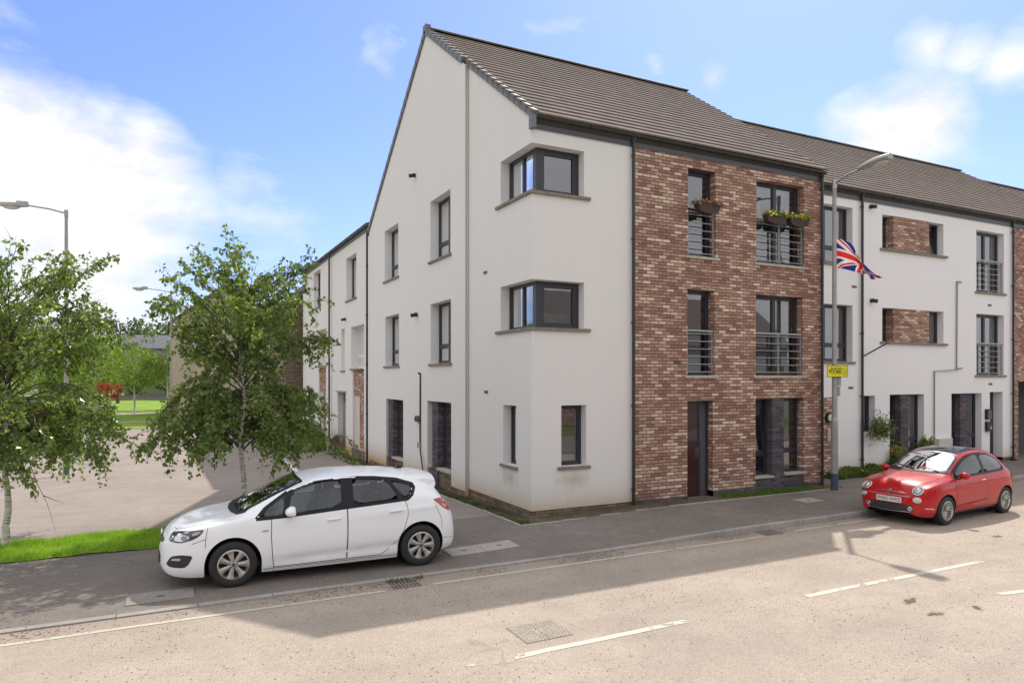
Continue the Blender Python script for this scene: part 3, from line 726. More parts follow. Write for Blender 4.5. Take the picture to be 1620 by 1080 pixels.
for (a, p0, p1, b, zt, zb) in ((4.22, 5.28, 5.72, 6.05, 2.26, .46), (8.27, 9.45, 9.95, 10.13, 2.21, .34)):
    window(blk, SG, a, p0, zb, zt, d=.2, transom=zb + .55, curt=[('c', .1, .9, 0, 1)]); window(blk, SG, p1, b, zb, zt, d=.2, curt=[('b', 0, 1, 0, 1)], fw=.045)
    mb = MB(); tbox(mb, SG, p0, p1, .03, .27, zb - .5, zt - .003); mb.build('pier', DBRICK, blk)
    mb = MB(); tbox(mb, SG, a + .003, b - .003, .06, .30, -.6, zb - .065); mb.build('panel', PLINTH, blk)
    mb = MB(); tbox(mb, SG, a + .003, p0 - .003, -.02, .2, zb - .064, zb - .002); tbox(mb, SG, p1 + .003, b - .003, -.02, .2, zb - .064, zb - .002); mb.build('sill', SILLP, blk)
    mb = MB(); mb.box(GX + .26, GX + .32, a, b, -.4, zt); mb.build('backing', ROOM, blk)
# street windows in the brick
window(blk, TB, 4.13, 4.98, 5.76, 7.80, sill=True, sillm=SILLP, curt=[('b', 0, 1, .0, .55)], fw=.07)
window(blk, TB, 6.30, 7.97, 5.76, 7.83, mull=(7.13,), sill=True, sillm=SILLP, curt=[('c', 0, .3, 0, 1), ('c', .62, .8, 0, 1)], fw=.07)
window(blk, TB, 4.11, 4.94, 2.97, 4.99, sill=True, sillm=SILLP, curt=[('c', .3, .8, 0, .5)], fw=.07)
window(blk, TB, 6.28, 7.94, 2.97, 4.98, mull=(7.11,), sill=True, sillm=SILLP, curt=[('c', .55, .95, 0, 1), ('c', 0, .12, 0, 1)], fw=.07)
for (a, b, z, m_) in ((4.13, 4.98, 5.76, False), (6.30, 7.97, 5.76, True), (4.11, 4.94, 2.97, False), (6.28, 7.94, 2.97, True)): railing(blk, TB, a, b, z + .03, z + 1.05, mid=m_)
window(blk, TB, 6.27, 6.86, .47, 2.39, transom=1.0, open_=((0, 1), .13), curt=[('c', 0, 1, 0, 1)], fw=.055)
window(blk, TB, 7.26, 7.96, .50, 2.39, transom=1.05, curt=[('c', .1, .55, 0, 1)], fw=.055)
mb = MB(); tbox(mb, TB, 6.86, 7.258, .01, .3, .439, 2.388); mb.build('pier', DBRICK, blk)
mb = MB(); tbox(mb, TB, 6.20, 6.87, -.05, .2, .422, .468); tbox(mb, TB, 7.25, 8.02, -.05, .2, .45, .498); mb.build('sill', SILLP, blk)
mb = MB(); mb.box(6.27, 7.96, .32, .36, 0, 2.4); mb.build('backing', ROOM, blk)
dr = MB(); tbox(dr, TB, 4.112, 4.17, .18, .25, .06, 2.366); tbox(dr, TB, 4.85, 4.898, .18, .25, .06, 2.366); tbox(dr, TB, 4.17, 4.85, .18, .25, 2.30, 2.366); tbox(dr, TB, 4.60, 4.67, .185, .25, .1, 2.30)
door = dr.build('door_frame', FRAME, blk)
mb = MB(); tbox(mb, TB, 4.17, 4.60, .20, .245, .1, 2.30); mb.build('door_leaf', mat('maroon_door', (.05, .018, .02), .25, coat=.4), door)
mb = MB(); tbox(mb, TB, 4.67, 4.85, .21, .235, .1, 2.30); mb.build('side_light', mat('sidelight', (.10, .10, .12), .12), door)
mb = MB(); tbox(mb, TB, 4.55, 4.58, .16, .2, 1.0, 1.25); mb.build('handle', CHROME, door)
mb = MB(); tbox(mb, TB, 4.0, 4.95, -.12, .25, -.04, .045); o = mb.build('doorstep', SILLP, blk); bev(o, .01)
# roof
roof = MB(); pr = [(-.14, EZ - .02), (RX, RZ - .03), (12.55, EZ - .12), (12.3, EZ - .22), (RX, RZ - .22), (.0, EZ - .2)]
roof.v = [(.004, *p) for p in pr] + [(8.62, *pr[0]), (9.30, *pr[1]), (8.62, *pr[2]), (8.62, *pr[3]), (9.28, *pr[4]), (8.62, *pr[5])]
for i in range(6): roof.f.append((i, (i + 1) % 6, 6 + (i + 1) % 6, 6 + i)); roof.mi.append(0)
roof.f += [(0, 5, 4, 1), (1, 4, 3, 2), (6, 7, 10, 11), (7, 8, 9, 10)]; roof.mi += [0] * 4
rf = roof.build('roof', DECK, blk)
tiled_slope(rf, (-.08, 8.66), (-.08, 9.38), -.16, EZ - .01, RX, RZ, seed=5)
mb = MB(); nb = 22
ridge(rf, -.1, 9.42, RX, RZ + .06)
mb = MB()           # verge caps down both slopes of the gable
for sgn, yE, zE in ((1, -.16, EZ - .01), (-1, 12.5, EZ - .13)):
    L = math.hypot(RX - yE, RZ - zE); n = round(L / .335); uy, uz = (RX - yE) / L, (RZ - zE) / L; ny, nz = (-uz, uy) if uy > 0 else (uz, -uy)
    for k in range(n):
        s0, s1 = L * k / n + .004, L * (k + 1) / n + .03; h0, h1 = .085, .045
        xo = GX - .05 if (yE + uy * s0) > 3.2 else -.05
        cw2 = .20 if xo < -.1 else .12
        P = lambda x, s, h: (x, yE + uy * s + ny * h, zE + uz * s + nz * h)
        q = [P(xo - .0, s0, h0), P(xo + cw2, s0, h0), P(xo + cw2, s1, h1), P(xo, s1, h1), P(xo, s0, h0 - .17), P(xo + cw2, s0, h0 - .17), P(xo + cw2, s1, h1 - .15), P(xo, s1, h1 - .15)]
        c = len(mb.v); mb.v += q
        for f in ((0, 1, 2, 3), (0, 4, 5, 1), (0, 3, 7, 4), (7, 6, 5, 4), (3, 2, 6, 7)): mb.f.append(tuple(c + i for i in f)); mb.mi.append(0)
mb.box(-.065, .02, -.17, .0, 8.02, 8.28); mb.box(-.16, -.0, RX - .12, RX + .12, RZ - .05, RZ + .14)
mb.build('verge_caps', VERGE, rf)
mb = MB(); mb.box(.02, 8.60, -.035, -.014, 8.05, 8.28); mb.build('fascia', FASCIA, blk)
gutter(blk, (-.02, -.105, 8.29), (8.66, -.105, 8.27))
downpipe(blk, 2.53, 0, .0, 8.14)
downpipe(blk, 8.57, -.012, .06, 8.12)
mb = MB(); mb.tube([(12.45 and -.15, 12.42, 8.3), (-.15, 12.42, -.25)], .038, 12); mb.box(-.25, -.06, 12.3, 12.52, -.3, -.22)
for z in (7, 5.2, 3.4, 1.6): mb.tube([(-.15, 12.42, z - .03), (-.15, 12.42, z + .03)], .047, 12)
mb.build('downpipe', DARKP, blk, smooth=40)
bulkhead(blk, SG, 7.1, 8.92); bulkhead(blk, SG, 6.93, 4.77)
vent(blk, SX, 2.29, 5.39); vent(blk, SX, 2.24, 2.58)
mb = MB(); mb.tube([(GX - .02, 6.60, 3.02), (GX - .03, 6.60, 1.1), (GX - .05, 6.52, .8), (GX - .12, 5.98, .05)], .022, 8); mb.tube([(GX - .0, 6.60, 3.02), (GX - .06, 6.66, 3.05)], .03, 8); mb.build('cable', BLACK, blk, smooth=40)
mb = MB(); mb.box(GX - .09, GX, 6.70, 6.90, 1.62, 1.80); mb.box(GX - .11, GX - .09, 6.73, 6.87, 1.66, 1.76, 1); mb.tube([(GX - .05, 6.7, 1.7), (GX - .03, 6.61, 1.6)], .015, 6, 1); mb.build('junction_box', [mat('grey_box', (.2, .2, .2), .5), BLACK], blk)
mb = MB(); mb.tube([(GX - .012, 6.85, 1.02), (GX - .015, 6.83, .93), (GX - .012, 6.85, .86)], .012, 6); mb.build('cable_clip', BLACK, blk)
mb = MB(); mb.box(3.7, 3.92, -.02, -.01, 3.24, 3.3, 0); mb.build('wall_vent', mat('brick_vent', (.09, .075, .07), .7), blk)
# ---------------------------------------------------------------- the set-back block
b2 = thing('apartment_block', 'white rendered block with brick window panels, set back behind the lamp post and red car', 'apartment block', (8.7, 1.0, 0))
T2 = plane_map('y', 1.0)
holes = [(9.25, 11.18, 6.20, 7.86), (9.25, 11.18, 3.38, 5.02), (12.51, 15.52, 6.80, 7.82), (12.51, 15.52, 4.0, 5.02), (17.3, 18.9, 5.78, 7.82), (17.3, 18.9, 3.0, 5.04),
         (11.58, 12.18, 1.3, 2.38), (12.86, 14.52, .2, 2.40), (15.94, 17.6, .2, 2.40), (18.07, 18.83, .1, 2.43, .35)]
mb = MB(); wall_with_holes(mb, T2, 8.62, 19.45, .14, 8.15, holes); mb.build('white_wall', WALL2, b2)
for q_ in ((8.62, 12.86, 1.015, .139), (14.52, 15.94, 1.015, .139), (17.6, 18.07, 1.015, .139), (18.83, 19.4, .993, .2)): mb = MB(); mb.box(q_[0], q_[1], q_[2], 1.2, -.2, q_[3]); mb.build('plinth', PLINTH, b2)
mb = MB(); mb.box(8.62, 10.50, .975, 1.02, .0, 2.36); mb.build('entrance_panel', BRICK, b2)
mb = MB(); mb.box(8.65, 26, 2.3, 13, -.1, 8.1); mb.build('core', ROOM, b2)
mb = MB(); mb.box(18.9, 19.3, 2.0, 2.2, 0, 8); mb.build('backing', ROOM, b2)
for z0, z1, o_ in ((6.20, 7.86, ((0, 1), .16)), (3.38, 5.02, None)):
    window(b2, T2, 9.25, 11.18, z0, z1, mull=(10.2,), transom=z0 + .48, open_=o_, sill=True, curt=[('c', .0, .3, 0, 1), ('b', .55, 1, 0, 1)])
for z0, z1 in ((6.80, 7.82), (4.0, 5.02)):
    window(b2, T2, 12.51, 13.2, z0, z1, curt=[('c', .5, 1, 0, 1)], fw=.055); window(b2, T2, 14.76, 15.52, z0, z1, open_=((0, 0), .12) if z0 > 5 else None, curt=[('c', .3, 1, 0, 1)], fw=.05)
    mb = MB(); tbox(mb, T2, 13.02, 14.75, -.015, .28, z0 + .001, z1 - .002); mb.build('brick_panel', BRICK, b2)
    mb = MB(); tbox(mb, T2, 12.40, 15.66, -.07, .2, z0 - .065, z0 - .003); mb.build('sill', SILL, b2)
for z0, z1 in ((5.78, 7.82), (3.0, 5.04)):
    window(b2, T2, 17.3, 18.9, z0, z1, mull=(18.1,), sill=True, curt=[('c', .25, .5, 0, 1), ('c', .6, .95, 0, 1)], fw=.07); railing(b2, T2, 17.3, 18.9, z0 + .02, z0 + 1.06)
window(b2, T2, 11.58, 12.18, 1.3, 2.38, curt=[('c', .2, .8, 0, 1)])
for a, p0, p1, b in ((12.86, 13.40, 13.78, 14.52), (15.94, 16.45, 16.88, 17.6)):
    window(b2, T2, a, p0, .45, 2.4, transom=1.0, fw=.05); window(b2, T2, p1, b, .45, 2.4, transom=1.0, curt=[('c', .2, .6, 0, 1)], fw=.055)
    mb = MB(); tbox(mb, T2, p0, p1, .02, .27, .2, 2.398); mb.build('pier', DBRICK, b2)
    mb = MB(); tbox(mb, T2, a + .003, b - .003, .04, .30, 0, .44); mb.build('panel', PLINTH, b2)
    mb = MB(); mb.box(a, b, 1.3, 1.34, 0, 2.4); mb.build('backing', ROOM, b2)
mb = MB(); tbox(mb, T2, 18.08, 18.82, .30, .35, .1, 2.42); dd = mb.build('door', mat('dark_door', (.03, .03, .035), .3), b2)
mb = MB(); tbox(mb, T2, 18.2, 18.5, .292, .3, .5, 2.2); mb.build('glazing', mat('door_glass', (.05, .055, .06), .08), dd)
mb = MB(); mb.box(19.45, 27.2, .988, 1.4, 2.78, 8.12); mb.box(19.45, 19.75, .989, 1.4, -.2, 2.78); mb.build('brick_wall', BRICK, b2)
mb = MB(); mb.box(19.75, 27, 3.2, 3.4, -.1, 3.2); mb.box(19.76, 27, 1.4, 3.2, 3.0, 3.1); mb.build('archway_wall', mat('cream_render', (.42, .39, .35), .9, var=.06), b2)
mb = MB(); mb.box(19.75, 27, 3.17, 3.2, -.1, .14); mb.build('plinth', PLINTH, b2)
r2 = MB(); EZ2 = 8.38; RY2, RZ2 = 7.55, 12.86; pr = [(.86, EZ2 - .02), (RY2, RZ2 - .03), (14, EZ2 - .1), (14, EZ2 - .4), (RY2, RZ2 - .3), (1.0, EZ2 - .2)]
r2.v = [(8.5, *p) for p in pr] + [(27.1 + (.5 if i in (1, 4) else -.3), *p) for i, p in enumerate(pr)]
for i in range(6): r2.f.append((i, (i + 1) % 6, 6 + (i + 1) % 6, 6 + i)); r2.mi.append(0)
r2.f += [(0, 5, 4, 1), (1, 4, 3, 2), (6, 7, 10, 11), (7, 8, 9, 10)]; r2.mi += [0] * 4
rf2 = r2.build('roof', DECK, b2)
tiled_slope(rf2, (8.5, 26.6), (8.5, 27.55), .84, EZ2 - .01, RY2, RZ2, seed=9); ridge(rf2, 8.5, 27.6, RY2, RZ2 + .06)
mb = MB(); mb.box(8.61, 27.0, .965, .986, 8.11, 8.36); mb.build('fascia', FASCIA, b2)
gutter(b2, (8.61, .895, 8.37), (27.0, .895, 8.37))
downpipe(b2, 11.52, 1.0, .1, 8.22); downpipe(b2, 19.33, 1.0, .1, 8.22)
def slimpipe(parent, pts, r=.022): mb = MB(); mb.tube(pts, r, 8); return mb.build('conduit', mat('grey_conduit', (.24, .235, .235), .5), parent, smooth=40)
slimpipe(b2, [(16.42, .96, 6.02), (16.18, .96, 6.02)]); slimpipe(b2, [(16.18, .96, 6.03), (16.15, .96, 3.17), (14.99, .96, 3.12), (14.98, .96, .74), (14.98, .96, .2)]); slimpipe(b2, [(16.15, .96, 3.2), (16.4, .93, 3.22)])
for z in (5.2, 4.2): pass
mb = MB(); mb.tube([(11.55, .90, 3.55), (12.25, .62, 3.95)], .022, 8); mb.build('flag_bracket', BLACK, b2, smooth=40)
bulkhead(b2, T2, 11.96, 7.98); bulkhead(b2, T2, 12.0, 5.2)
vent(b2, T2, 11.1, 2.62); vent(b2, T2, 11.25, 5.57); vent(b2, T2, 18.1, 2.7); vent(b2, T2, 18.05, 5.35)
mb = MB(); tbox(mb, T2, 17.78, 18.02, -.09, 0, 1.52, 1.86)
for k in range(4): tbox(mb, T2, 17.80, 18.0, -.1, -.08, 1.55 + k * .075, 1.565 + k * .075, 1)
tbox(mb, T2, 17.78, 18.04, -.09, 0, 1.12, 1.44); tbox(mb, T2, 17.92, 18.01, -.1, -.08, 1.2, 1.28, 1)
mb.build('letterbox', [BLACK, mat('grey_label', (.4, .42, .42), .5)], b2)
mb = MB(); tbox(mb, T2, 15.1, 15.82, -.12, 0, .3, .98); o = mb.build('meter_box', mat('cream_box', (.55, .52, .47), .6), b2); bev(o, .015)
TE = plane_map('y', .975)
mb = MB(); c = TE(10.12, 0, 1.78); mb.tube([c, (c[0], c[1] - .07, c[2])], .15, 24); mb.tube([(c[0], c[1] - .07, c[2]), (c[0], c[1] - .085, c[2])], .10, 20, 1); mb.build('entrance_light', [BLACK, mat('opal', (.6, .6, .58), .3)], b2, smooth=40)
mb = MB(); tbox(mb, TE, 10.07, 10.17, -.03, 0, 1.12, 1.48)
for k in range(6): tbox(mb, TE, 10.085, 10.155, -.034, -.03, 1.15 + k * .05, 1.17 + k * .05, 1)
mb.build('intercom', [mat('steel_plate', (.6, .58, .55), .4, metal=.3), mat('button_grey', (.22, .2, .2), .5)], b2)
# ---------------------------------------------------------------- last roof down the street
b3 = thing('terraced_building', 'brick building with a lower tiled roof at the right edge beyond the archway', 'building', (27.6, 1.2, 0))
mb = MB(); mb.box(27.25, 42, 1.2, 12, -.2, 8.0); mb.build('brick_wall', BRICK, b3)
mb = MB(); mb.prism([(27.3, .9, 8.0), (27.3, 6.9, 12.25), (27.3, 12.6, 8.0)], (15, 0, 0)); r3 = mb.build('roof', DECK, b3)
tiled_slope(r3, (27.3, 42.3), (27.3, 42.3), .9, 8.02, 6.9, 12.27, seed=12); ridge(r3, 27.6, 42.3, 6.9, 12.33)
# ---------------------------------------------------------------- the terraced houses on the side road
def side_house(y0, y1, label, holes, xw=.05):
    t = thing('terraced_house', label, 'house', (xw, y0, -.3)); T = plane_map('x', xw); mb = MB()
    wall_with_holes(mb, T, y0 + .004, y1 - .004, -.45, 8.52, holes); mb.face([(xw, y1 - .004, -.45), (8, y1 - .004, -.45), (8, y1 - .004, 8.5), (xw, y1 - .004, 8.5)]); mb.build('white_wall', WALL, t)
    mb = MB(); mb.box(1.4, 9, y0 + .01, y1 - .01, -.4, 8.5); mb.build('core', ROOM, t)
    mb = MB(); mb.prism([(xw - .2, y0 + .004, 8.58), (5, y0 + .004, 11.8), (10, y0 + .004, 8.5)], (0, y1 - y0 - .008, 0)); rf = mb.build('roof', mat('dark_roof', (.09, .08, .075), .8), t)
    mb = MB(); mb.box(xw - .03, xw - .003, y0, y1, 8.42, 8.6); mb.build('fascia', mat('weathered_fascia', (.15, .15, .15), .6), t)
    gutter(t, (xw - .12, y0, 8.62), (xw - .12, y1, 8.62), r=.075, mat_=mat('gutter_grey', (.10, .10, .10), .5))
    mb = MB(); mb.box(xw + .01, .3, y0, y1, -.9, -.452); mb.build('plinth', PLINTH, t)
    return t, T
t1, T1 = side_house(12.55, 19.4, 'white terraced house with brick panel and stepped doorway, directly beyond the gable wall', [(14.8, 16.5, 6.12, 7.90), (16.8, 17.42, 3.22, 5.0), (13.58, 15.65, 3.28, 4.97), (16.6, 18.14, -.3, 2.3), (13.6, 15.4, .15, 3.24)])
window(t1, T1, 14.8, 16.5, 6.12, 7.90, d=.25, mull=(15.6,), sill=True, curt=[('b', 0, 1, 0, 1)])
window(t1, T1, 16.8, 17.42, 3.22, 5.0, d=.2, sill=True, fm=CREAMF, curt=[('b', 0, 1, 0, 1)])
window(t1, T1, 13.9, 15.65, 3.28, 4.97, d=.25, mull=(14.7,), transom=3.78, fm=CREAMF, sill=True, curt=[('c', 0, 1, 0, 1)])
mb = MB(); tbox(mb, T1, 13.6, 15.4, .06, .3, 2.2, 3.22); tbox(mb, T1, 13.6, 14.5, .06, .3, .15, 2.2); mb.build('brick_panel', BRICK, t1)
mb = MB(); tbox(mb, T1, 14.5, 15.4, .1, .3, .15, 2.2); mb.build('infill_panel', mat('beige_panel', (.6, .56, .5), .8), t1)
mb = MB(); tbox(mb, T1, 13.6, 15.42, -.03, .3, .09, .148); mb.build('sill', SILLP, t1)
mb = MB(); tbox(mb, T1, 13.5, 15.5, -.02, .2, -.5, .08); mb.build('plinth', PLINTH, t1)
mb = MB(); tbox(mb, T1, 16.5, 18.3, -.06, .2, 2.3, 2.36); mb.build('lintel', SILLP, t1)
mb = MB(); tbox(mb, T1, 16.6, 18.14, .25, .32, -.3, 2.3); dd = mb.build('door', mat('grey_door', (.22, .22, .23), .4), t1)
mb = MB(); tbox(mb, T1, 16.7, 18.0, .24, .25, 1.85, 2.2); mb.build('fanlight', mat('door_glass2', (.05, .06, .07), .1), dd)
mb = MB(); tbox(mb, T1, 16.62, 16.72, .22, .25, -.3, 1.8); mb.build('jamb', CREAMF, dd)
bulkhead(t1, T1, 16.59, 5.37)
mb = MB(); mb.tube([(-.06, 19.38, 8.5), (-.06, 19.38, -.35)], .04, 12); mb.build('downpipe', DARKP, t1, smooth=40)
t2, T2s = side_house(19.4, 26.7, 'white terraced house at the far end of the side row, half hidden by the birch', [(21.9, 23.65, 6.42, 8.25), (20.55, 22.7, 3.5, 5.25), (20.6, 22.3, .2, 3.4), (23.5, 25, -.3, 2.3)])
window(t2, T2s, 21.9, 23.65, 6.42, 8.25, d=.25, mull=(22.8,), sill=True, curt=[('b', 0, 1, 0, 1)])
window(t2, T2s, 20.55, 22.7, 3.5, 5.25, d=.25, mull=(21.6,), transom=4.0, fm=CREAMF, sill=True, curt=[('c', 0, 1, 0, 1)])
mb = MB(); tbox(mb, T2s, 20.6, 22.3, .06, .3, 2.2, 3.38); tbox(mb, T2s, 20.6, 21.5, .06, .3, .2, 2.2); mb.build('brick_panel', BRICK, t2)
mb = MB(); tbox(mb, T2s, 21.5, 22.3, .1, .3, .2, 2.2); mb.build('infill_panel', MATS['beige_panel'], t2)
mb = MB(); tbox(mb, T2s, 23.5, 25, .25, .32, -.3, 2.3); mb.build('door', MATS['grey_door'], t2)
# block farther back with dark roof and brick, seen through the birch
def gable_house(label, x0, x1, y0, y1, ze, zr, along, wallm, roofm, name='house', cat='house', wins=(), ends=True):
    t = thing(name, label, cat, ((x0 + x1) / 2, y0, -.3)); mb = MB(); mb.box(x0, x1, y0, y1, -.4, ze)
    if along == 'y':   # ridge runs away from the viewer: gable faces south
        xm = (x0 + x1) / 2; mb.prism([(x0, y0, ze), (xm, y0, zr), (x1, y0, ze)], (0, y1 - y0, 0)); mb.build('wall', wallm, t)
        rb = MB(); k = (zr - ze) / (xm - x0)
        for s in (-1, 1):
            xe = xm + s * (xm - x0 + .3); rb.prism([(xe, y0 - .25, ze - .3 * k + .03), (xm, y0 - .25, zr + .03), (xm, y0 - .25, zr + .2), (xe, y0 - .25, ze - .3 * k + .2)], (0, y1 - y0 + .5, 0))
    else:
        ym = (y0 + y1) / 2; mb.prism([(x0, y0, ze), (x0, ym, zr), (x0, y1, ze)], (x1 - x0, 0, 0)); mb.build('wall', wallm, t)
        rb = MB(); k = (zr - ze) / (ym - y0)
        for s in (-1, 1):
            ye = ym + s * (ym - y0 + .3); rb.prism([(x0 - .25, ye, ze - .3 * k + .03), (x0 - .25, ym, zr + .03), (x0 - .25, ym, zr + .2), (x0 - .25, ye, ze - .3 * k + .2)], (x1 - x0 + .5, 0, 0))
    rb.build('roof', roofm, t)
    for (ax, at, u0, u1, z0, z1) in wins:
        T = plane_map(ax, at); f = MB(); tbox(f, T, u0, u1, -.03, .05, z0, z1); fr = f.build('window', WHITEP, t)
        g_ = MB(); tbox(g_, T, u0 + .08, (u0 + u1) / 2 - .03, -.035, .055, z0 + .08, z1 - .08); tbox(g_, T, (u0 + u1) / 2 + .03, u1 - .08, -.035, .055, z0 + .08, z1 - .08); g_.build('pane', MATS['door_glass'], fr)
    return t
BEIGE = mat('beige_render', (.50, .44, .34), .9, var=.05)
SLATE = mat('grey_slate', (.12, .125, .14), .7, var=.1)
BROWNR = mat('brown_roof', (.16, .13, .115), .8, var=.12)
gable_house('beige rendered gable house half hidden behind the birch crown', -6.3, 1.2, 44, 58, 7.0, 9.9, 'y', BEIGE, BROWNR, wins=[('y', 44, -4.8, -3.6, 4.5, 5.8), ('y', 44, -1.6, -.4, 4.5, 5.8), ('y', 44, -4.8, -3.6, 1, 2.2), ('x', -6.3, 47, 48.4, 4.4, 5.8), ('x', -6.3, 52, 53.4, 4.4, 5.8)])
gable_house('brick house with a dark tiled gable roof just past the white side row', -.75, 8.6, 27.4, 38, 6.6, 11.2, 'y', PLINTH, MATS['dark_roof'], wins=[('x', -.75, 29, 30.2, 3.6, 5), ('x', -.75, 34, 35.2, 3.6, 5)])
gable_house('low distant house under a grey slate roof between the two birches', -12.6, -6.4, 112, 119, 7.6, 9.7, 'x', mat('white_far', (.30, .29, .27), .9), SLATE, wins=[('y', 112, -14, -12.5, 3.5, 5)])
gable_house('far house with steep slate gable beside the lawn lamp', -4, 2.5, 100, 112, 7.5, 11.2, 'y', MATS['white_far'], SLATE)
# houses across the road, behind the photographer; they fill the window reflections
for i, x0 in enumerate((-26, -9, 8, 25)):
    gable_house(('opposite terrace house at the left end of the row', 'opposite house behind the camera position', 'opposite house facing the brick front', 'opposite house facing the set-back block')[i], x0, x0 + 13.5, -36, -27, 5.4, 9.2, 'x', mat('opp_wall', (.42, .39, .35), .9) if i % 2 else BRICK, BROWNR,
                wins=[('y', -27, x0 + k, x0 + k + 1.3, z, z + 1.3) for k in (1.5, 5, 8.5) for z in (.9, 3.6)])
# ---------------------------------------------------------------- street lamps, sign, flag
def street_lamp(label, x, y, zb, H, ang, arm, kind, lean=0):
    """ang: direction of the arm in the ground plane"""
    t = thing('street_lamp', label, 'street lamp', (x, y, zb), ang, 'street lamps', world=False)
    mb = MB(); mb.tube([(0, 0, -.1), (0, 0, 1.75)], .083, 16); mb.tube([(0, 0, 1.75), (0, 0, 1.83)], [.083, .062], 16); mb.tube([(0, 0, 1.83), (0, 0, H)], [.062, .048], 16)
    mb.tube([(0, 0, H * .63), (0, 0, H * .63 + .02)], .056, 16)
    mb.build('post', POST, t, smooth=40)
    mb = MB(); mb.tube([(0, 0, 0), (0, 0, .42 if kind == 'r' else .6)], .0865, 16); mb.build('base_band', mat('blue_grey_band', (.06, .085, .13), .6, var=.2) if kind == 'r' else mat('green_base', (.07, .11, .10), .6), t, smooth=40)
    mb = MB(); mb.box(.082, .088, -.03, .03, .5, .9); mb.build('access_door', POST, t)
    mb = MB()
    if kind == 'r': path = [(0, 0, H - .12), (.1, 0, H - .04), (arm * .5, 0, H + .05), (arm, 0, H + .10)]
    else: path = [(0, 0, H - .08), (.12, 0, H - .06), (arm * .4, 0, H + .02), (arm, 0, H + .10)]
    mb.tube([(0, 0, H - .2), (0, 0, H + .02)], .058, 14); mb.tube(path, .026, 10); a = mb.build('arm', STEEL if kind == 'r' else POST, t, smooth=40)
    mb = MB()
    if kind == 'r':   # long cobra-shaped head
        n = 14; m = 12
        for i in range(n + 1):
            s = i / n; w = .15 * math.sin(math.pi * min(1, s * .62 + .1)) ** .8 * (1 if s < .93 else .8) + .01; h = .11 * math.sin(math.pi * min(1, s * .7 + .08)) ** .7 + .015
            for k in range(m):
                an = 2 * math.pi * k / m; zz = math.sin(an) * h * (.9 if math.sin(an) > 0 else .55)
                mb.v.append((arm - .12 + s * .82, math.cos(an) * w, H + .10 + s * .07 + zz))
        for i in range(n):
            for k in range(m): mb.f.append((i * m + k, i * m + (k + 1) % m, (i + 1) * m + (k + 1) % m, (i + 1) * m + k)); mb.mi.append(0)
        mb.f.append(tuple(n * m + k for k in range(m))); mb.mi.append(0)
        hd = mb.build('lamp_head', mat('lamp_head_grey', (.36, .36, .35), .5, var=.1), t, smooth=45)
        g_ = MB(); g_.ell((arm + .42, 0, H + .10), (.23, .10, .065), 16, 8); g_.build('lens', mat('lamp_lens', (.62, .58, .48), .15, coat=.5), hd, smooth=60)
    else:
        mb.prism([(arm - .1, -.05, H + .04), (arm + .16, -.13, H + .03), (arm + .55, -.11, H + .0), (arm + .7, -.05, H + .02), (arm + .7, .05, H + .02), (arm + .55, .11, H + .0), (arm + .16, .13, H + .03), (arm - .1, .05, H + .04)], (0, 0, .12))
        mb.box(arm - .1, arm + .22, -.07, .07, H + .14, H + .21)
        hd = mb.build('lamp_head', mat('lamp_head_light', (.40, .40, .39), .5), t, smooth=30); bev(hd, .02)
        g_ = MB(); g_.ell((arm + .36, 0, H + .02), (.25, .09, .10), 16, 8); g_.build('lens', mat('lamp_lens', (.62, .58, .48), .15, coat=.5), hd, smooth=60)
    return t
LX, LY, LZ = 8.30, -.66, .09
lampR = street_lamp('tall grey street lamp with blue base band, carrying the flag and yellow sign', LX, LY, LZ, 7.78, R(-90), .80, 'r')
mb = MB(); mb.box(.05, .17, -.06, .05, 2.62, 2.86); mb.box(.055, .15, -.05, .04, 2.36, 2.60); mb.box(.04, .16, -.065, .055, 2.58, 2.60)
o = mb.build('service_box', mat('box_grey', (.3, .29, .29), .6), lampR); o.rotation_euler = (0, 0, R(90)); bev(o, .006)
street_lamp('tall street lamp rising behind the left birch with its head hooked to the left', -9.62, 14.0, -.27, 8.6, R(172), 1.15, 'l')
street_lamp('distant street lamp beside the beige gable house above the birch leaves', -6.45, 34.5, -.3, 8.5, R(176), 1.35, 'l')
def text_mesh(body, size, m, parent, loc, rot, offset=.0, name='lettering', ext=.001, ax='CENTER', sx=1.0):
    cu = bpy.data.curves.new('t', 'FONT'); cu.body = body; cu.size = size; cu.align_x = ax; cu.align_y = 'CENTER'; cu.offset = offset; cu.extrude = ext
    tmp = bpy.data.objects.new('t', cu); COL.objects.link(tmp); bpy.context.view_layer.update()
    me = bpy.data.meshes.new_from_object(tmp.evaluated_get(bpy.context.evaluated_depsgraph_get())); bpy.data.objects.remove(tmp)
    me.name = name; me.materials.clear(); me.materials.append(m); o = bpy.data.objects.new(name, me); COL.objects.link(o); o.parent = parent; o.location = loc; o.rotation_euler = rot; o.scale = (sx, 1, 1)
    return o
YEL = mat('sign_yellow', (.78, .74, .012), .5); INK = mat('sign_ink', (.03, .028, .01), .6)
sg = thing('direction_sign', 'small yellow SHOW HOME arrow sign strapped to the lamp post', 'sign', (LX, LY - .085, 2.93), R(-6), world=False)
mb = MB(); mb.box(-.335, .335, -.006, .006, 0, .29); brd = mb.build('board', YEL, sg)
mb = MB(); e = .012
for a in ((-.335, .335, .0, e), (-.335, .335, .29 - e, .29)): mb.box(a[0] - .001, a[1] + .001, -.0085, -.006, a[2], a[3])
for a in ((-.336, -.336 + e), (.336 - e, .336)): mb.box(a[0], a[1], -.0082, -.006, e, .29 - e)
mb.build('border', INK, brd)
mb = MB(); mb.prism([(-.285, -.0075, .145), (-.235, -.0075, .205), (-.235, -.0075, .085)], (0, .001, 0)); mb.build('arrow', INK, brd)
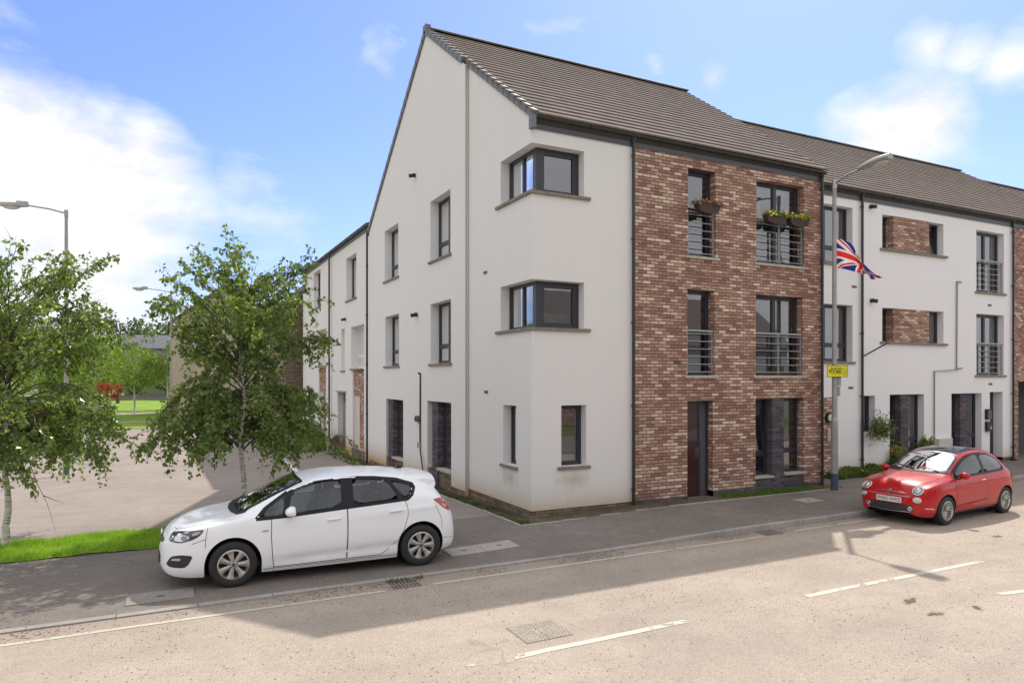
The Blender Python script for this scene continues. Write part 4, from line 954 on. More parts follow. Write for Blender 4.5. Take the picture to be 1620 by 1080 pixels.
text_mesh('SHOW', .105, INK, brd, (-.04, -.0085, .20), (R(90), 0, 0), .0008, sx=1.2); text_mesh('HOME', .105, INK, brd, (-.04, -.0085, .125), (R(90), 0, 0), .0008, sx=1.15)
mb = MB()
for i in range(14): mb.box(-.19 + i * .0215, -.19 + i * .0215 + .014, -.0085, -.006, .062, .072)
mb.build('small_print', INK, brd)
mb = MB()
for (a, b, c, d) in ((.165, .175, .06, .17), (.285, .295, .06, .17), (.165, .295, .05, .06), (.20, .26, .15, .16), (.20, .21, .08, .15), (.25, .26, .08, .15), (.20, .26, .11, .12), (.20, .26, .08, .09)): mb.box(a, b, -.0085, -.006, c, d)
mb.prism([(.155, -.0085, .17), (.165, -.0085, .20), (.23, -.0085, .235), (.295, -.0085, .20), (.305, -.0085, .17), (.295, -.0085, .17), (.285, -.0085, .192), (.23, -.0085, .222), (.175, -.0085, .192), (.165, -.0085, .17)], (0, .001, 0))
mb.build('house_emblem', mat('emblem_ink', (.25, .22, .03), .6), brd)
mb = MB(); mb.tube([(0, .085, .06), (0, .085, .085)], .072, 16); mb.tube([(0, .085, .20), (0, .085, .225)], .072, 16); mb.build('strap', STEEL, sg)
# the flag: cloth grid mapped with the union pattern, drooping to a point
def union(u, v):
    """u along the fly 0..1, v up the hoist 0..1 -> 0 blue, 1 white, 2 red"""
    x, y = u * 60 - 30, v * 30 - 15
    if abs(x) < 3 or abs(y) < 3: return 2
    if abs(x) < 5 or abs(y) < 5: return 1
    for s in (1, -1):
        d = (x - s * 2 * y) / math.sqrt(5)
        if abs(d) < 3:
            side = d if s * 1 > 0 else -d
            q = (x > 0)
            if s > 0: red = (0 < d < 2) if x < 0 else (-2 < d < 0)
            else: red = (0 < d < 2) if x < 0 else (-2 < d < 0)
            if s < 0: red = (-2 < -d < 0) if x < 0 else (0 < -d < 2)
            return 2 if red else 1
    return 0
fl = MB(); nu, nv = 130, 84
FD = Vector((.93, -.36, 0)).normalized(); FN = Vector((.36, .93, 0))
hx = Vector((LX + .05, LY - .02, 0))
for i in range(nu + 1):
    s = i / nu
    for j in range(nv + 1):
        v = 1 - j / nv
        top = 6.42 - .10 * s - .90 * s ** 1.15 + .10 * math.sin(s * 5.5) * (1 - s); bot = 5.66 - .02 * s - .22 * s ** 1.6 + .03 * math.sin(s * 9)
        z = bot + (top - bot) * v; L = 1.22 - .18 * (1 - v) * (s)
        w = .10 * math.sin(s * 8 + v * 2.6) * min(1, s * 4) + .05 * math.sin(s * 15 - v * 5) * s + .10 * s * math.sin(v * 9)
        p = hx + FD * (L * s + .03 * math.sin(v * 7) * s) + FN * w; fl.v.append((p.x, p.y, z))
for i in range(nu):
    for j in range(nv):
        a = i * (nv + 1) + j; fl.f.append((a, a + nv + 1, a + nv + 2, a + 1)); fl.mi.append(union((i + .5) / nu, 1 - (j + .5) / nv))
def cloth(name, c):
    m, g, p, pos = nodemat(name); p.inputs['Base Color'].default_value = (*c, 1); p.inputs['Roughness'].default_value = .8
    t = g.new('ShaderNodeBsdfTranslucent'); t.inputs[0].default_value = (*c, 1); mx = g.new('ShaderNodeMixShader'); mx.inputs[0].default_value = .4
    g.link(p.outputs[0], mx.inputs[1]); g.link(t.outputs[0], mx.inputs[2]); g.link(mx.outputs[0], m.node_tree.nodes['Material Output'].inputs[0]); return m
fo = fl.build('flag', [cloth('flag_blue', (.025, .03, .20)), cloth('flag_white', (.72, .70, .70)), cloth('flag_red', (.62, .03, .03))], smooth=180)
tag(fo, 'drooping union flag in red, white and blue tied to the lamp post', 'flag')
# ---------------------------------------------------------------- leaves and plants
def leafmesh(name, P, size, m, parent=None, droop=.5, seed=0, aspect=1.5, rnd=.35):
    rg = np.random.default_rng(seed); P = np.asarray(P); n = len(P)
    s = size * (1 + rnd * rg.uniform(-1, 1, n))[:, None]
    a = rg.normal(size=(n, 3)); a[:, 2] -= droop * 1.6; a /= np.linalg.norm(a, axis=1)[:, None]
    b = rg.normal(size=(n, 3)); b -= a * (a * b).sum(1)[:, None]; b /= np.linalg.norm(b, axis=1)[:, None]
    c = np.cross(a, b)
    v = np.empty((n, 5, 3)); w = s / aspect
    v[:, 0] = P; v[:, 1] = P + a * s * .38 + b * w * .5 + c * w * .12; v[:, 2] = P + a * s; v[:, 3] = P + a * s * .38 - b * w * .5 + c * w * .12; v[:, 4] = P + a * s * .5
    f = []
    me = bpy.data.meshes.new(name); idx = np.arange(n)[:, None] * 5
    F = np.concatenate([idx + np.array([[0, 1, 2, 4]]), idx + np.array([[0, 4, 2, 3]])]).astype(int)
    me.from_pydata(v.reshape(-1, 3).tolist(), [], F.tolist()); me.materials.append(m)
    o = bpy.data.objects.new(name, me); COL.objects.link(o)
    if parent is not None:
        o.parent = parent
        if parent.get('_world'): o['_world'] = parent['_world']
    return o
BIRCHLEAF = leaf_mat('birch_leaf', (.055, .098, .03), (.29, .37, .125), .48, .24)
def bark_mat():
    m, g, p, pos = nodemat('birch_bark')
    n = g.noise(g.mapping(pos, (2, 2, 16)), 2.2, 5, .7); n2 = g.noise(pos, 9, 4, .6)
    c = g.ramp(n, [(.0, (.09, .075, .06)), (.40, (.12, .10, .08)), (.47, (.62, .59, .54)), (1, (.76, .73, .68))])
    c = g.mix(.3, c, g.ramp(n2, [(.3, .3), (.7, .7)]), 'OVERLAY'); g.link(c, p.inputs['Base Color']); p.inputs['Roughness'].default_value = .8; return m
BARK = bark_mat(); TWIG = mat('twig_brown', (.10, .075, .055), .85, var=.2)
def birch(label, x, y, zb, H, prof, nb, seed, leaf=.080, per=20, bare=1.25, extra=()):
    """prof(z fraction, azimuth) -> crown radius"""
    rnd = random.Random(seed); t = thing('birch_tree', label, 'birch tree', (x, y, zb), 0, 'young birches along the verge', world=False)
    tp = [(0.035 * math.sin(k * 1.3 + seed), .03 * math.cos(k * .9 + seed * 2), H * .93 * k / 14) for k in range(15)]
    tp[0] = (0, 0, -.1)
    mb = MB(); mb.tube(tp, [.064 * (1 - .9 * (k / 14) ** .8) + (.018 if k == 0 else 0) for k in range(15)], 12); mb.build('trunk', BARK, t, smooth=60)
    br = MB(); leaves = []
    def at(h):
        k = min(13.999, max(0, h / (H * .93) * 14)); i = int(k); f = k - i; return Vector(tp[i]).lerp(Vector(tp[i + 1]), f)
    from mathutils import noise as mnoise
    for b in range(nb):
        q = (b + .5) / nb; z0 = bare + (H * .88 - bare) * q ** 1.05; az = b * 2.39996 + rnd.uniform(-.35, .35)
        Rr = prof(z0 / H, az) * rnd.choice((.68, .85, .95, 1.0, 1.05)); lush = rnd.uniform(.55, 1.25)
        up = rnd.uniform(.55, 1.0); d = Vector((math.cos(az), math.sin(az), 0)); n = 9; path = []; o = at(z0); path.append(o.copy()); side = Vector((-d.y, d.x, 0)) * rnd.uniform(-.22, .22)
        for k in range(1, n + 1):
            s = k / n
            if q < .40: lift = Rr * up * (1.15 * s - 1.25 * s * s)
            elif q < .68: lift = Rr * up * (1.1 + q) * (s - (.85 - .8 * q) * s ** 2.2)
            else: lift = (Rr + .12) * up * 1.32 * (s - .22 * s * s)
            w = Vector((rnd.uniform(-.05, .05), rnd.uniform(-.05, .05), rnd.uniform(-.04, .04)))
            path.append(o + d * Rr * s + side * Rr * s * s + Vector((0, 0, lift)) + w * s)
        br.tube([tuple(p) for p in path], [.016 * (1 - .88 * k / n) * (1.2 - .5 * q) for k in range(n + 1)], 5)
        ntw = int(6 + 14 * Rr)
        for j in range(ntw):
            s = .20 + .80 * (j + rnd.random()) / ntw; k = min(n - .001, s * n); i = int(k); p = path[i].lerp(path[i + 1], k - i)
            if mnoise.noise(p * 1.5 + Vector((seed, 0, 0))) < -.17: continue
            a2 = az + rnd.uniform(-1.3, 1.3)
            if q < .68: L = rnd.uniform(.20, .56); dr = rnd.uniform(.4, 1.5)
            else: L = rnd.uniform(.15, .42); dr = rnd.uniform(-.6, .5)
            tw = [p]; m_ = 5
            for e in range(1, m_ + 1):
                f = e / m_; tw.append(p + Vector((math.cos(a2), math.sin(a2), 0)) * L * (f - .3 * f * f) + Vector((rnd.uniform(-.02, .02), rnd.uniform(-.02, .02), .18 * L * f - L * dr * f * f)))
            br.tube([tuple(v) for v in tw], [.0045, .004, .0035, .003, .002, .0015], 3, cap=False)
            for e in range(max(3, int(per * lush * L / .42 * (1 if q < .6 else .62)))):
                f = rnd.random() ** .7 * m_; ii = min(m_ - 1, int(f)); v = tw[ii].lerp(tw[ii + 1], f - ii); leaves.append((v.x + rnd.gauss(0, .024), v.y + rnd.gauss(0, .024), v.z + rnd.gauss(0, .02)))
    for pth in extra: br.tube(pth, [.008 * (1 - .8 * k / (len(pth) - 1)) for k in range(len(pth))], 5)
    br.build('branches', TWIG, t, smooth=60)
    leafmesh('leaves', leaves, leaf, BIRCHLEAF, t, droop=.55, seed=seed)
    return t
def profB(f, az):   # widest at mid height, ragged spires above
    base = np.interp(f, [.15, .25, .38, .52, .66, .80, .93, 1], [1.3, 1.55, 1.68, 1.62, 1.42, 1.12, .66, .3])
    return float(base) * (1 + .12 * math.sin(az * 3 + f * 9) + .10 * math.sin(az * 5 + 2))
def profA(f, az):
    base = np.interp(f, [.15, .25, .40, .55, .72, .86, 1], [1.3, 1.6, 1.78, 1.7, 1.45, 1.05, .4]); return float(base) * (1 + .12 * math.sin(az * 3 + 1 + f * 7))
birch('slender white-barked birch with a ragged crown standing behind the white hatchback', -5.42, 1.66, .0, 5.2, profB, 118, 11, per=19, bare=1.5)
birch('full-crowned birch at the left edge of the photo, rooted in the bright grass verge', -9.22, 2.15, .0, 4.9, profA, 124, 5, per=20, bare=1.45,
      extra=[[(0, 0, 1.6), (.35, 0, 1.62), (.8, -.1, 1.66)], [(.3, -.05, 1.6), (.45, -.1, 1.1), (.62, -.15, .7), (.75, -.2, .22)], [(.55, -.12, .85), (.72, -.1, .75), (.86, -.1, .68)]])
LEAFM = leaf_mat('mid_leaf', (.06, .10, .022), (.19, .26, .055), .4, .5)
LEAFD = leaf_mat('dark_leaf', (.045, .07, .04), (.11, .14, .075), .3, .6)
LEAFY = leaf_mat('lime_leaf', (.09, .15, .025), (.28, .36, .07), .4, .5)
LEAFR = leaf_mat('copper_leaf', (.16, .03, .02), (.50, .13, .05), .3, .5)
def leafy_tree(name, label, cat, x, y, zb, H, rad, bare, n, ls, m, seed, bark=None, group=None, squash=1.0, trunk_r=None):
    rg = np.random.default_rng(seed); t = thing(name, label, cat, (x, y, zb), 0, group, world=False)
    ch = (H - bare) / 2; cz = bare + ch
    mb = MB(); r0 = trunk_r or max(.04, H * .014)
    mb.tube([(0, 0, -.15), (.02 * H * .3, 0, bare * .6), (0, .02 * H * .2, bare + ch * .5), (0, 0, bare + ch * 1.5)], [r0 * 1.15, r0 * .85, r0 * .5, r0 * .15], 8)
    for k in range(9):
        a = k * 2.4; h = bare * .8 + ch * .18 * k; mb.tube([(0, 0, h), (math.cos(a) * rad * .35, math.sin(a) * rad * .35, h + ch * .3), (math.cos(a) * rad * .7, math.sin(a) * rad * .7, h + ch * .45)], [r0 * .4, r0 * .22, r0 * .08], 5)
    mb.build('trunk', bark or TWIG, t, smooth=60)
    nc = max(18, n // 60); P = []
    for c in range(nc):
        u = rg.normal(size=3); u /= np.linalg.norm(u); rr = rg.uniform(.45, 1.0) ** .6
        c0 = np.array([u[0] * rad * rr, u[1] * rad * rr, cz + u[2] * ch * rr * .92]); cs = rg.uniform(.16, .34) * rad
        k = n // nc; q = rg.normal(size=(k, 3)); q /= np.linalg.norm(q, axis=1)[:, None]; q *= (rg.uniform(.3, 1, (k, 1)) ** .5) * cs; q[:, 2] *= .75 * squash; P.append(q + c0)
    leafmesh('crown', np.concatenate(P), ls, m, t, droop=.3, seed=seed)
    return t
# young trees on the lawn and trees behind, one by one
leafy_tree('young_tree', 'young white-stemmed tree in the middle of the bright lawn', 'tree', -9.2, 56.4, -.3, 6.4, 2.6, 1.9, 3200, .20, LEAFY, 21, BARK, 'young trees on the lawn', trunk_r=.09)
leafy_tree('young_tree', 'young tree on the lawn left of the white-stemmed one, nearer the drive', 'tree', -11.4, 47.5, -.3, 5.6, 1.9, 2.2, 2600, .18, LEAFY, 22, BARK, 'young trees on the lawn', trunk_r=.07)
leafy_tree('young_tree', 'farther young tree with a brown trunk across the lawn', 'tree', -12.0, 85, -.3, 8.5, 3.4, 2.2, 2600, .3, LEAFM, 23, None, 'young trees on the lawn', trunk_r=.2)
leafy_tree('young_tree', 'round green tree partly hidden behind the right birch crown', 'tree', -6.6, 64, -.3, 7.0, 2.8, 2.0, 2600, .25, LEAFM, 24, BARK, 'young trees on the lawn')
leafy_tree('copper_tree', 'small copper-red leaved tree glowing between the birches', 'tree', -10.35, 42.5, -.3, 3.1, .95, 1.75, 900, .13, LEAFR, 25, None)
for i, (x, y, H, r, l) in enumerate(((-16, 30, 7.2, 3.2, 'leafy tree behind the left birch, beyond the drive'), (-21, 36, 8.5, 4.0, 'taller leafy tree at the far left edge behind the birch'), (-15.2, 50, 7.0, 3.0, 'leafy tree behind the left lamp post'), (-14, 74, 8.5, 3.4, 'mid-green tree seen right of the left lamp post'), (-19, 90, 10, 4.5, 'broad green tree in the far left distance'), (-25, 60, 9, 4.5, 'green tree hidden mostly by the left birch'))):
    leafy_tree('leafy_tree', l, 'tree', x, y, -.3, H, r, 1.5, 3000, .26, LEAFM if i % 2 else LEAFY, 40 + i, None, 'trees beyond the drive')
for i, (x, y, H, r, l) in enumerate(((-24.5, 150, 12.5, 6.5, 'dark distant tree left of the slate roof'), (-15.5, 158, 17.5, 6.5, 'tallest dark distant tree above the slate roof'), (-7, 158, 16, 6.5, 'dark distant tree right of the slate roof'), (3, 165, 15, 7, 'dark distant tree by the beige gable'), (-33, 160, 15, 7, 'dark distant tree toward the left edge'), (-44, 150, 15, 8, 'darkest distant tree at the left edge'))):
    leafy_tree('distant_tree', l, 'tree', x, y, -.3, H, r, 2.5, 4200, .62, LEAFD, 60 + i, None, 'tall trees on the skyline')
for i, (x, y, H, r, l) in enumerate(((-15.5, 101, 6.5, 3.6, 'bushy tree behind the boundary wall, left of the slate roof'), (-10.6, 103, 6.8, 3.6, 'bushy tree behind the boundary wall, under the slate roof'), (-5.5, 101, 6.8, 3.4, 'bushy tree behind the boundary wall beside the beige gable'), (-21, 102, 7.5, 4.2, 'bushy tree behind the boundary wall toward the left edge'))):
    leafy_tree('bushy_tree', l, 'tree', x, y, -.3, H, r, .5, 2600, .36, LEAFM, 80 + i, None, 'bushy trees behind the boundary wall')
def bush(name, label, cat, x, y, zb, sx, sy, h, n, ls, m, seed, parts=()):
    rg = np.random.default_rng(seed); q = rg.normal(size=(n, 3)); q /= np.linalg.norm(q, axis=1)[:, None]; q *= rg.uniform(.45, 1, (n, 1)) ** .5
    q *= (1 + .18 * np.sin(q[:, :1] * 9 + seed) * np.cos(q[:, 1:2] * 7))
    q[:, 2] = np.abs(q[:, 2]); q *= np.array([sx, sy, h])
    t = thing(name, label, cat, (x, y, zb), world=False); leafmesh('foliage', q, ls, m, t, droop=-.2, seed=seed)
    mb = MB()
    for k in range(7): a = k * .9; mb.tube([(0, 0, -.05), (math.cos(a) * sx * .3, math.sin(a) * sy * .3, h * .4), (math.cos(a) * sx * .6, math.sin(a) * sy * .6, h * .75)], [.015, .01, .004], 5)
    mb.build('stem', TWIG, t); return t
bush('shrub', 'rounded green shrub at the foot of the side row by the stone kerb wall', 'shrub', -1.05, 18.6, -.3, .75, .9, 1.15, 4200, .075, LEAFY, 71)
gw_ = thing('garden_wall', 'short curved brick garden wall with a pale coping beside the shrub', 'wall', (-.2, 18.0, -.3))
mb = MB(); mb.prism([(-.42, 17.9, -.4), (-.40, 17.9, -.1), (-.30, 17.9, .2), (-.1, 17.9, .38), (.04, 17.9, .40), (.04, 17.9, -.4)], (0, .22, 0)); mb.build('brickwork', PLINTH, gw_)
mb = MB(); pts = [(-.47, -.4), (-.45, -.08), (-.34, .24), (-.12, .43), (.04, .46)]; pin = [(-.42, -.4), (-.40, -.1), (-.30, .2), (-.1, .38), (.04, .40)]
for i in range(4): mb.prism([(pin[i][0], 17.86, pin[i][1]), (pin[i + 1][0], 17.86, pin[i + 1][1]), (pts[i + 1][0], 17.86, pts[i + 1][1]), (pts[i][0], 17.86, pts[i][1])], (0, .30, 0))
mb.build('coping', SILLP, gw_)
# fence wall beyond the lawn
fw_ = thing('boundary_wall', 'long grey boundary wall across the far side of the lawn', 'wall', (-20, 98, -.3)); mb = MB(); mb.box(-60, 2, 98, 98.3, -.4, .35); mb.build('panel', mat('grey_wall', (.2, .19, .18), .9), fw_); mb = MB(); mb.box(-60, 2, 97.95, 98.35, .35, .45); mb.build('coping', SLATE, fw_)
# grass blades
GR = leaf_mat('grass_blade', (.17, .31, .02), (.38, .54, .06), .4, .5); GR2 = leaf_mat('weed_blade', (.05, .075, .02), (.12, .14, .045), .3, .6)
def blades(name, label, n, area, h, m, seed, kind='stuff', dens=None, w=.006):
    rg = np.random.default_rng(seed); V = []; F = []; c = 0
    x = rg.uniform(area[0], area[1], n); y = rg.uniform(area[2], area[3], n)
    if dens is not None:
        k = np.array([dens(a, b) for a, b in zip(x, y)]) > rg.uniform(size=n); x, y = x[k], y[k]
    n = len(x); hh = h * rg.uniform(.5, 1.3, n) * (1 + .35 * np.sin(x * 5) * np.cos(y * 7)); a = rg.uniform(0, 6.283, n); lx = rg.normal(0, .5, n) * hh; ly = rg.normal(0, .5, n) * hh
    zz = np.array([gz(p, q) for p, q in zip(x, y)])
    v = np.empty((n, 3, 3)); v[:, 0] = np.stack([x - np.cos(a) * w, y - np.sin(a) * w, zz], 1); v[:, 1] = np.stack([x + np.cos(a) * w, y + np.sin(a) * w, zz], 1); v[:, 2] = np.stack([x + lx, y + ly, zz + hh], 1)
    me = bpy.data.meshes.new(name); me.from_pydata(v.reshape(-1, 3).tolist(), [], (np.arange(n * 3).reshape(n, 3)).tolist()); me.materials.append(m)
    o = bpy.data.objects.new(name, me); COL.objects.link(o); tag(o, label, 'grass' if label else None, kind=kind); return o
vx = lambda x, y: (y > .80 + .05 * math.sin(x * 3) + .04 * math.sin(x * 11)) * (y < 2.5 + .05 * math.sin(x * 2.3) + .03 * math.sin(x * 9)) * (x < -4.6 + .1 * math.sin(y * 5))
blades('verge_grass', 'bright green grass verge running behind the white car under the birches', 62000, (-14, -4.5, .72, 2.62), .085, GR, 1, dens=vx)
mb = MB(); 
for i in range(60):
    x = -14 + i * .157; mb.v += [(x, .78 + .05 * math.sin(x * 3) + .03 * math.sin(x * 11), gz(x, .8) + .012), (x, 1.6, gz(x, 1.6) + .03), (x, 2.5 + .05 * math.sin(x * 2.3) + .03 * math.sin(x * 9), gz(x, 2.5) + .012)]
for i in range(59):
    for j in range(2): mb.f.append((3 * i + j, 3 * i + 3 + j, 3 * i + 4 + j, 3 * i + 1 + j)); mb.mi.append(0)
tag(mb.build('verge_turf', mat('turf', (.20, .33, .03), .95, bump=.5, bscale=70, var=.25, vscale=5)), None, kind='structure')
wd = lambda x, y: .25 + .75 * (math.sin(y * 2.3 + x * 9) * math.sin(y * .8 + 1) > .0)
blades('weeds', 'thin weeds and moss growing in the soil strip along the foot of the gable wall', 7000, (-.49, -.12, -.45, 6.5), .05, GR2, 2, dens=wd)
blades('weeds', 'patchy weeds at the foot of the side row beside the black downpipe', 3500, (-.75, -.05, 11.5, 17), .07, GR2, 3, dens=wd)
blades('weeds', 'sparse dry weeds in the soil strip under the corner bay window', 700, (-.4, 4.0, -.46, -.05), .04, GR2, 4, dens=lambda x, y: .3 + .7 * (math.sin(x * 4) > 0))
blades('grass_strip', 'strip of short green grass along the foot of the brick front', 9000, (4.9, 8.3, -.48, -.03), .06, leaf_mat('strip_grass', (.07, .12, .02), (.17, .26, .045), .35, .5), 5, dens=lambda x, y: (1 if 5.0 < x < 7.9 else .3) * (y < -.1 + .3 * (x > 5)))
blades('drain_tuft', 'small green tuft growing out of the drain grate by the kerb', 120, (-3.95, -3.4, -3.04, -2.95), .06, GR2, 6)
# stone chips and bark fragments lying on the carriageway
def grit(name, label, n, area, seed, cols, dens, smin=.006, smax=.02):
    rg = np.random.default_rng(seed); mb = MB(); from mathutils import noise as mn; k = 0
    while k < n:
        x, y = rg.uniform(area[0], area[1]), rg.uniform(area[2], area[3])
        if dens(x, y, mn.noise(Vector((x * .9, y * .9, seed)))) < rg.random(): continue
        a = rg.uniform(0, 3.14); s = rg.uniform(smin, smax); w = s * rg.uniform(.25, .8); ca, sa = math.cos(a), math.sin(a); z = (.001 if y < kerb_y(x) else gz(x, y) + .001); h = rg.uniform(.002, .006)
        mb.face([(x + (px * ca * s - py * sa * w), y + (px * sa * s + py * ca * w), z + h * q) for px, py, q in ((1, .1, .3), (.2, 1, 1), (-1, .3, .2), (-.1, -1, 1.2))], int(rg.integers(0, len(cols)))); k += 1
    o = mb.build(name, cols); tag(o, label, 'debris', kind='stuff'); return o
CH = [mat('chip_brown', (.20, .14, .11), .9), mat('chip_red', (.32, .19, .15), .9), mat('chip_pale', (.52, .46, .39), .9), mat('chip_grey', (.22, .19, .17), .9)]
grit('road_grit', 'loose brown and pale stone chips scattered over the road surface', 6500, (-8, 9, -9.3, -3.4), 3, CH, lambda x, y, q: max(.15, min(1, .4 + 1.6 * q)), .005, .014)
grit('gutter_litter', 'dry leaf litter and grit collected along the kerb line', 2400, (-9, 9, -3.35, -2.92), 4, [CH[0], CH[3], CH[1]], lambda x, y, q: max(.05, .5 + 1.8 * q) * min(1, (y + 3.4) * 2.2), .006, .022)
grit('pavement_litter', 'scraps of bark and dead leaves on the pavement', 1500, (-9, 9, -2.75, .6), 5, [CH[0], CH[3], CH[2]], lambda x, y, q: (max(.03, .3 + 1.4 * q)) * (1 if y < -.5 or x < -.6 else 0), .006, .02)
grit('soil_stones', 'small stones and rubble in the soil strip below the bay window and brick front', 900, (-.45, 5.2, -.46, -.06), 6, [CH[2], CH[0], CH[3], CH[1]], lambda x, y, q: .5 + q, .01, .035)
# flower bed against the set-back block
def flowers(name, label, n, area, hmax, cols, seed, size=.022, zoff=0):
    rg = np.random.default_rng(seed); x = rg.uniform(area[0], area[1], n); y = rg.uniform(area[2], area[3], n); z = np.array([gz(a, b) for a, b in zip(x, y)]) + hmax * rg.uniform(.5, 1.0, n) + zoff
    mb = MB()
    for i in range(n):
        k = int(rg.integers(0, len(cols))); s = size * rg.uniform(.7, 1.2); nrm = Vector((rg.normal() * .4, rg.normal() * .4 - .3, 1)).normalized(); t_ = nrm.orthogonal().normalized(); b_ = nrm.cross(t_)
        mb.face([Vector((x[i], y[i], z[i])) + (t_ * math.cos(a) + b_ * math.sin(a)) * s * (1 if j % 2 else .7) for j, a in enumerate([2 * math.pi * q / 10 for q in range(10)])], k)
    return mb, cols
FY = mat('yellow_petal', (.75, .55, .02), .7); FW = mat('white_petal', (.75, .73, .66), .7); FO = mat('orange_petal', (.7, .25, .05), .7); FP = mat('pink_petal', (.55, .12, .16), .7); FV = mat('mauve_petal', (.22, .13, .22), .7)
def bed(label, area, h, n, nf, cols, seed, leafm=LEAFM):
    rg = np.random.default_rng(seed); x = rg.uniform(area[0], area[1], n); f = (x - area[0]) / (area[1] - area[0]); y = rg.uniform(area[2], area[3], n)
    z = np.array([gz(a, b) for a, b in zip(x, y)]) + rg.uniform(0, 1, n) ** .8 * h * (1 + .35 * np.sin(x * 6))
    o = leafmesh('bed_plants', np.stack([x, y, z], 1), .06, leafm, None, droop=-.3, seed=seed); tag(o, label, 'bedding plants', kind='stuff')
    mb, c = flowers('f', None, nf, area, h * 1.05, cols, seed); f_ = mb.build('blossoms', c, o); return o
bed('low flower bed of yellow and white blooms along the white wall by the lamp post', (9.9, 12.4, .45, .95), .22, 5200, 90, [FY, FW, FY, FO], 81)
bed('mauve and green bedding plants nearer the red car', (12.3, 13.6, .5, .95), .30, 3200, 60, [FV, FP, FW], 82, LEAFD)
# planter and shrub in the recess
pl = thing('planter', 'brown planter of red flowers in the recess behind the red car', 'planter', (13.05, .95, .15), world=False)
mb = MB(); mb.lathe([(0, 0), (.17, 0), (.23, .34), (.20, .34), (.18, .30), (0, .30)], n=20); mb.build('pot', mat('brown_pot', (.20, .12, .09), .7), pl, smooth=40)
rg = np.random.default_rng(5); q = rg.normal(size=(420, 3)) * np.array([.16, .14, .13]) + np.array([0, 0, .5]); leafmesh('foliage', q, .07, LEAFY, pl, seed=4)
mb = MB()
for i in range(60):
    c = Vector((rg.normal() * .16, rg.normal() * .12 - .05, .48 + rg.normal() * .1)); n_ = Vector((rg.normal() * .5, -1, rg.normal() * .5)).normalized(); a_ = n_.orthogonal().normalized(); b_ = n_.cross(a_)
    mb.face([c + (a_ * math.cos(k * 1.2566) + b_ * math.sin(k * 1.2566)) * .028 for k in range(5)])
mb.build('blossoms', FP, pl)
bush('shrub', 'leafy lime-green shrub growing beside the planter behind the red car', 'shrub', 14.25, .75, .1, .42, .3, .95, 1500, .10, LEAFY, 73)
bush('shrub', 'low green shrub between the planter and the lime-green shrub', 'shrub', 13.65, .7, .1, .38, .28, .5, 900, .08, LEAFM, 74)
# hanging basket
hb_ = thing('hanging_basket', 'leafy hanging basket with trailing mauve flowers on the white wall', 'hanging basket', (12.0, .72, 1.35), world=False)
mb = MB(); mb.lathe([(0, -.13), (.09, -.11), (.15, -.04), (.17, .03), (.155, .03)], n=18); mb.build('basket', mat('coir', (.10, .06, .035), .9), hb_, smooth=40)
mb = MB(); mb.tube([(0, .27, .55), (0, 0, .62), (0, -.02, .55)], .008, 6)
for a in (0, 2.1, 4.2): mb.tube([(math.cos(a) * .16, math.sin(a) * .16, .03), (0, 0, .55)], .003, 4)
mb.build('bracket', BLACK, hb_)
rg = np.random.default_rng(8); q = rg.normal(size=(1900, 3)) * np.array([.19, .14, .16]) + np.array([.02, -.02, .1]); q[:, 2] -= .3 * (np.abs(q[:, 0]) ** 1.3); leafmesh('foliage', q, .05, LEAFM, hb_, seed=9)
mb = MB()
for i in range(90):
    a = rg.uniform(-.4, 1.0); c = Vector((.12 + rg.normal() * .2, rg.normal() * .1 - .12, .12 + rg.normal() * .14)); n_ = Vector((rg.normal() * .5, -1, .3)).normalized(); a_ = n_.orthogonal().normalized(); b_ = n_.cross(a_)
    mb.face([c + (a_ * math.cos(k * 1.2566) + b_ * math.sin(k * 1.2566)) * .018 for k in range(5)])
mb.build('blossoms', FV, hb_)
# window boxes hung on the railings
def wbox(label, x0, x1, z, cols, seed, lm, spread=.06):
    xm = (x0 + x1) / 2; t = thing('window_box', label, 'window box', (xm, -.16, z), 0, 'window boxes on the upper railings', world=False); w = (x1 - x0) / 2
    mb = MB(); n = 14
    prof = [(-w, .14), (w, .14), (w * .82, -.02), (w * .3, -.07), (-w * .3, -.07), (-w * .82, -.02)]
    mb.prism([(a, -.08, b) for a, b in prof], (0, .16, 0)); mb.build('trough', mat('brown_trough', (.05, .032, .026), .7), t)
    mb = MB(); mb.tube([(-w * .5, .08, .1), (-w * .5, .1, .17), (-w * .5, .14, .1)], .006, 5); mb.tube([(w * .5, .08, .1), (w * .5, .1, .17), (w * .5, .14, .1)], .006, 5); mb.build('hook', BLACK, t)
    rg = np.random.default_rng(seed); q = np.stack([rg.uniform(-w - spread, w + spread, 800), rg.normal(0, .055, 800), .13 + np.abs(rg.normal(0, .055, 800))], 1); leafmesh('foliage', q, .045, lm, t, droop=-.3, seed=seed)
    mb = MB()
    for i in range(46):
        c = Vector((rg.uniform(-w, w), rg.normal() * .05 - .04, .19 + rg.normal() * .035)); n_ = Vector((rg.normal() * .4, -1, .6)).normalized(); a_ = n_.orthogonal().normalized(); b_ = n_.cross(a_); s = rg.uniform(.018, .034)
        mb.face([c + (a_ * math.cos(k * .785) + b_ * math.sin(k * .785)) * s for k in range(8)], int(rg.integers(0, len(cols))))
    mb.build('blossoms', cols, t); return t
DRYL = leaf_mat('dry_leaf', (.12, .05, .035), (.32, .20, .10), .3, .7)
wbox('window box of faded pink flowers on the narrow top-floor railing', 4.24, 4.92, 6.80, [mat('faded_pink', (.42, .22, .19), .8), mat('rust_petal', (.32, .12, .09), .8)], 91, DRYL, .1)
wbox('left of two window boxes of yellow pansies on the wide top-floor railing', 6.42, 7.10, 6.78, [FY, FY, mat('lemon', (.8, .7, .05), .7)], 92, LEAFY, .03)
